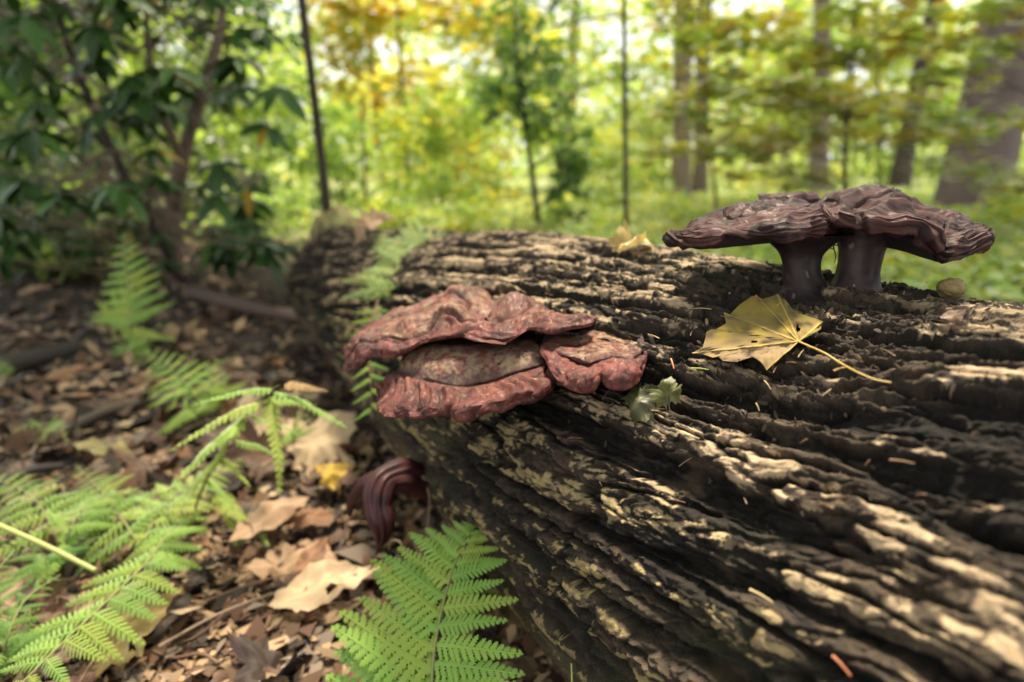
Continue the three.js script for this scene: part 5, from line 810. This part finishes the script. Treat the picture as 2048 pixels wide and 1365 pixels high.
const shrubs = [
  ['lime green bush under the rhododendron, left of the log end', [[500, 560]], 3.6, [[470, 470, 3.6, 90, 45, 420], [560, 430, 3.8, 60, 50, 300], [380, 480, 3.7, 70, 40, 260]], [C.lime, C.mid, C.pale, C.green], 0.055],
  ['bright bush beyond the rhododendron stems', [[200, 560]], 3.9, [[230, 470, 3.9, 110, 50, 420], [100, 460, 3.9, 110, 55, 380], [170, 380, 4.2, 120, 50, 340]], [C.lime, C.mid, C.green, C.pale], 0.06],
  ['light yellow green bush in front of the right trunks', [[1860, 560]], 8, [[1850, 420, 8, 110, 40, 420], [1950, 400, 8, 90, 45, 340], [1760, 430, 8, 90, 30, 320]], [C.pale, C.yellow, C.lime, C.mid], 0.1],
  ['leafy lime bush beneath the paired trunks', [[1380, 540]], 6.8, [[1360, 440, 6.8, 80, 35, 360], [1290, 450, 6.6, 60, 28, 240]], [C.lime, C.pale, C.mid, C.yellow], 0.085],
  ['low lime leaved bush just behind the far end of the log', [[740, 500]], 4, [[720, 430, 4, 80, 35, 360], [820, 430, 4, 90, 35, 380], [920, 440, 4.2, 90, 28, 340]], [C.lime, C.mid, C.yellow, C.pale], 0.06],
  ['low yellow green bush behind the middle of the log', [[1100, 520]], 4.6, [[1030, 440, 4.6, 80, 28, 320], [1130, 445, 4.6, 90, 28, 340], [1220, 450, 4.8, 80, 24, 280]], [C.lime, C.pale, C.yellow, C.mid], 0.065],
  ['tall lime green shrub between the pale trunk and the vine hung sapling', [[880, 500]], 5, [[830, 300, 5, 80, 110, 700], [900, 230, 5, 80, 80, 480], [940, 420, 5, 80, 50, 420], [830, 440, 5, 80, 40, 380]], [C.lime, C.yellow, C.mid, C.lime], 0.075],
  ['pale lime shrub behind the thin black sapling stem', [[1240, 500]], 6, [[1180, 400, 6, 80, 60, 480], [1290, 420, 6, 80, 50, 460], [1260, 320, 6.3, 80, 60, 420], [1200, 300, 6.5, 70, 60, 340]], [C.pale, C.lime, C.yellow, C.mid], 0.085],
  ['low yellow green shrub left of the dark stalked fungi, behind the log', [[1460, 560]], 7.5, [[1460, 440, 7.5, 80, 30, 360], [1540, 420, 7.5, 90, 35, 420], [1640, 430, 7.5, 90, 30, 380]], [C.pale, C.yellow, C.lime], 0.09],
  ['bright lime shrub filling the left of the middle distance', [[700, 500]], 6, [[690, 330, 6, 80, 120, 700], [620, 250, 6.3, 70, 110, 450], [760, 420, 6, 90, 60, 400]], GR, 0.09],
  ['airy pale green shrub beyond the middle of the log', [[860, 520]], 9, [[850, 330, 9, 100, 90, 800], [930, 400, 9, 100, 60, 600], [790, 250, 9.5, 80, 70, 350]], [C.pale, C.lime, C.mid], 0.12],
  ['yellow flecked shrub just left of the vine hung sapling', [[980, 520]], 7, [[960, 330, 7, 70, 80, 520], [1000, 420, 7, 80, 50, 450], [900, 430, 7, 70, 40, 300]], [C.lime, C.yellow, C.gold, C.mid], 0.09],
  ['green shrub between the vine hung sapling and the thin black stem', [[1180, 520]], 8, [[1190, 330, 8, 80, 80, 550], [1200, 430, 8, 90, 50, 500], [1180, 230, 8.4, 70, 50, 240]], [C.lime, C.pale, C.mid, C.yellow], 0.10],
  ['shrub right of the thin black stem, before the stout trunk', [[1300, 520]], 10, [[1300, 300, 10, 60, 90, 520], [1310, 400, 10, 70, 45, 420]], [C.lime, C.green, C.pale], 0.12],
  ['low yellow green shrub right of the paired trunks', [[1520, 520]], 11, [[1500, 360, 11, 110, 40, 520], [1600, 330, 11, 100, 45, 420]], [C.pale, C.yellow, C.lime], 0.13],
  ['broad light green shrub behind the dark stalked fungi', [[1720, 520]], 12, [[1740, 330, 12, 130, 45, 620], [1850, 340, 12, 90, 50, 400]], [C.pale, C.lime, C.mid], 0.13],
  ['green shrub at the right edge beside the massive trunk', [[2060, 620]], 4.5, [[2040, 420, 4.5, 70, 60, 300], [2060, 520, 4.3, 60, 50, 200]], [C.lime, C.mid, C.yellow], 0.07],
];
shrubs.forEach(([label, stem, F, list, colors, size], i) => sapling(label, stem, F, 8, list, colors, size, { seed: 60 + i, flat: 0.15, geo: ovalLeaf, spread: 0.02 * F, name: 'shrub', per: 10 }));

// the wood beyond, thinning where the sky comes through
{
  const r = rng(5), blobs = [];
  for (let i = 0; i < 560; i++) {
    const F = 20 + 26 * r(), px = i < 460 ? -900 + 3900 * r() : 2600 + 2600 * r(), top = 330 - 330 * (1.05 + 0.3 * N(px / 400, 3)), py = lerp(top, 400, Math.pow(r(), 0.7)), c = Q(px, py, F);
    const gap = Math.hypot((px - 790) / 190, (py - 110) / 110) < 1 || Math.hypot((px - 1240) / 120, (py - 60) / 110) < 1;
    if (gap && r() < 0.6) continue;
    blobs.push({ c, r: [0.05 * F, 0.03 * F, 0.05 * F], n: 200 });
  }
  tag(leaves(null, 'far_woodland', ovalLeaf, blobs, 6, [C.pale, C.lime, C.mid, C.yellow], 0.36, { flat: 0.1, per: 8, spread: 0.8 }), 'bright hazy mass of woodland leaves in the distance', 'woodland', null, 'stuff');
}
{ // ground cover beyond the log: grass and low leaves
  const r = rng(8), blobs = [];
  for (let i = 0; i < 560; i++) { const F = i < 420 ? 2.0 + 14 * r() * r() : -0.5 + 12 * r(), x = i < 420 ? -0.5 + (1.1 * F + 1.5) * (r() - 0.12) : 1.2 + Math.max(0, F) * 0.9 + 7 * r(), p = V(x, 0.04 + 0.03 * r(), -F); if (x < 0.2 && F < 4) continue; blobs.push({ c: p, r: [0.3 + 0.04 * F, 0.03, 0.3 + 0.04 * F], n: 60 }); }
  tag(leaves(null, 'ground_cover', ovalLeaf, blobs, 9, [C.lime, C.pale, C.mid, C.yellow, C.lime], 0.075, { flat: 0.55, per: 6, spread: 0.12 }), 'low bright green plants and grass covering the ground behind the log', 'ground cover', null, 'stuff');
}

// ---------------------------------------------------------------- rhododendron at the left
{
  const foot = G(352, 566), t = thing('rhododendron', 'large dark rhododendron with pale crooked stems filling the upper left', 'shrub', foot), F = -foot.z;
  const rel = (l) => l.map(([x, y, f]) => Q(x, y, f).sub(foot)), B = [0.17, 0.115, 0.08];
  const stems = [[[352, 575, F], [345, 480, F], [350, 400, F], [372, 290, F], [405, 180, F], [440, 60, F + 0.1], [450, -60, F + 0.2]], [[350, 400, F], [362, 330, F], [330, 240, F - 0.1], [300, 130, F - 0.15], [290, 0, F - 0.2]], [[360, 560, F], [300, 440, F - 0.15], [232, 320, F - 0.25], [165, 170, F - 0.3], [115, 30, F - 0.35], [95, -60, F - 0.4]], [[355, 480, F], [420, 420, F + 0.1], [520, 380, F + 0.2]]];
  stems.forEach((l, i) => mesh(i ? 'branch' : 'trunk', tube(rel(l), [0.034, 0.02, 0.022, 0.012][i], [0.014, 0.008, 0.010, 0.004][i], 12, 40, 0.12, barkTint(i === 2 ? [0.06, 0.042, 0.035] : B)), woodMat, t));
  const nodes = stems.flatMap((l) => spline(rel(l), 24)), r = rng(44), lm = [0, 1, 2].map((i) => Mat({ color: rgb(...[[0.026, 0.064, 0.011], [0.050, 0.115, 0.018], [0.014, 0.036, 0.009]][i]), roughness: 0.42, specularIntensity: 0.6, transmission: 0.12, thickness: 0, ior: 1.45 })), yl = Mat({ color: rgb(0.45, 0.24, 0.02), roughness: 0.6, transmission: 0.3 });
  const spots = [], stemPx = [[352, 560], [345, 480], [350, 400], [372, 290], [405, 180], [430, 90]], clear = (x, y) => stemPx.every(([a, b]) => Math.hypot(x - a, (y - b) * 0.5) > 42);
  for (let i = 0; i < 900 && spots.length < 190; i++) { const px = -120 + 700 * r(), py = -60 + 540 * r(), f = 1.5 + 2.2 * r(), lim = px > 420 ? (py > 300 ? 0.8 : 0.3) : 1; if (r() > lim || (px > 520 && py > 330) || (f < 2.2 && !clear(px, py)) || (px > 130 && px < 400 && py > 400 && f < 2)) continue; spots.push([px, py, f]); }
  for (let i = 0; i < 14; i++) spots.unshift([410 + 150 * r(), 425 + 90 * r(), 1.75 + 0.4 * r()]);
  for (let i = 0; i < 30; i++) spots.push([-60 + 400 * r(), 400 + 125 * r(), 2.05 + 0.6 * r()]);
  for (let i = 0; i < 150; i++) spots.push([-500 + 1000 * r(), -650 + 560 * r(), 1.2 + 2.0 * r()]); // unseen upper part of the shrub, whorls added to shade the ground at left
  for (const s of [[480, 450, 1.9], [120, 390, 1.6], [240, 380, 1.6], [470, 180, 1.9], [270, 190, 1.7], [60, 260, 1.5], [430, 330, 1.8], [500, 400, 2.0]]) spots.unshift(s);
  const M = new THREE.Matrix4(), q = new THREE.Quaternion(), far = []; let single = 0; const twigs = [];
  spots.forEach(([px, py, f], w) => {
    const c = Q(px, py, f).sub(foot), k = 6 + Math.floor(r() * 3), turn = r() * 6.3, tilt = V(r() - 0.5, 1.2, r() - 0.2).normalize(), qt = new THREE.Quaternion().setFromUnitVectors(UP, tilt);
    let best = nodes[0]; for (const n of nodes) if (n.distanceTo(c) < best.distanceTo(c)) best = n;
    twigs.push(tube([best, best.clone().lerp(c, 0.55).add(V(0, -0.04, 0)), c], 0.004, 0.0025, 5, 8, 0, barkTint(B)));
    for (let i = 0; i < k; i++) {
      const a = turn + i / k * 6.28 + 0.3 * r(), L = 0.075 + 0.04 * r();
      q.setFromEuler(new THREE.Euler(0.5 * (r() - 0.5), a, -0.15 - 0.45 * r(), 'YXZ')); q.premultiply(qt);
      if (single < 300) { const m = new THREE.Mesh(longLeaf, r() < 0.012 ? yl : lm[Math.floor(r() * 3)]); m.name = 'leaf'; m.castShadow = m.receiveShadow = true; m.position.copy(c); m.quaternion.copy(q); m.scale.set(L, L, L * 1.15); t.add(m); single++; }
      else far.push(M.compose(c, q, V(L, L, L * 1.15)).clone());
    }
  });
  mesh('twigs', mergeGeometries(twigs), woodMat, t).userData.kind = 'stuff';
  const im = new THREE.InstancedMesh(longLeaf, Mat({ color: rgb(1, 1, 1), roughness: 0.45, specularIntensity: 0.6, transmission: 0.2, thickness: 0, ior: 1.45 }), far.length); im.name = 'foliage'; im.userData.kind = 'stuff'; im.castShadow = true;
  far.forEach((m, i) => { im.setMatrixAt(i, m); const v = 0.7 + 0.6 * r(); im.setColorAt(i, r() < 0.02 ? rgb(0.4, 0.24, 0.03) : rgb(0.032 * v, 0.078 * v, 0.013 * v)); }); t.add(im);
}
sapling('sunlit green shrub glimpsed behind the rhododendron', [[330, 560]], 4.5, 8, [[250, 260, 4.5, 110, 110, 900], [430, 330, 4.5, 120, 100, 1100], [520, 180, 4.8, 90, 120, 600], [120, 420, 4.2, 120, 60, 500], [560, 420, 4.6, 80, 60, 400], [330, 80, 4.8, 120, 80, 450]], [C.mid, C.lime, C.lime, C.pale], 0.08, { seed: 90, flat: 0.4, geo: ovalLeaf, spread: 0.1, name: 'shrub' });
sapling('deep green undergrowth shrub at the far left edge', [[40, 600]], 2.6, 6, [[40, 430, 2.7, 110, 80, 420], [-40, 260, 2.8, 120, 110, 450], [150, 500, 2.5, 110, 40, 260], [60, 80, 3.0, 120, 90, 380]], [C.mid, C.deep, C.green, C.lime], 0.07, { seed: 91, flat: 0.4, geo: ovalLeaf, spread: 0.07, name: 'shrub' });

// ---------------------------------------------------------------- the boulder beyond the log's far end
{
  const c = Q(668, 446, 2.35), g = new THREE.IcosahedronGeometry(1, 24), p = g.attributes.position, col = [];
  for (let i = 0; i < p.count; i++) { const x = p.getX(i), y = p.getY(i), z = p.getZ(i), e = 1 + 0.16 * N(x * 1.7 + 4, y * 1.7, z * 1.7) + 0.05 * N(x * 6, y * 6, z * 6), v = 0.75 + 0.4 * N(x * 4, y * 4, z * 4); p.setXYZ(i, x * e * 0.105, y * e * 0.27, z * e * 0.11); const m = clamp(0.4 + N(x * 2, y * 2, z * 2)); col.push(...mix3([0.46 * v, 0.34 * v, 0.18 * v], [0.34 * v, 0.32 * v, 0.12 * v], m)); }
  g.setAttribute('color', new THREE.BufferAttribute(Float32Array.from(col), 3)); g.computeVertexNormals();
  const m = mesh('boulder', g, Mat({ vertexColors: true, roughness: 1 })); m.position.set(c.x, c.y - 0.20, c.z); tag(m, 'rounded mossy tan boulder beyond the far end of the log', 'boulder');
}
renderer.render(scene, camera);
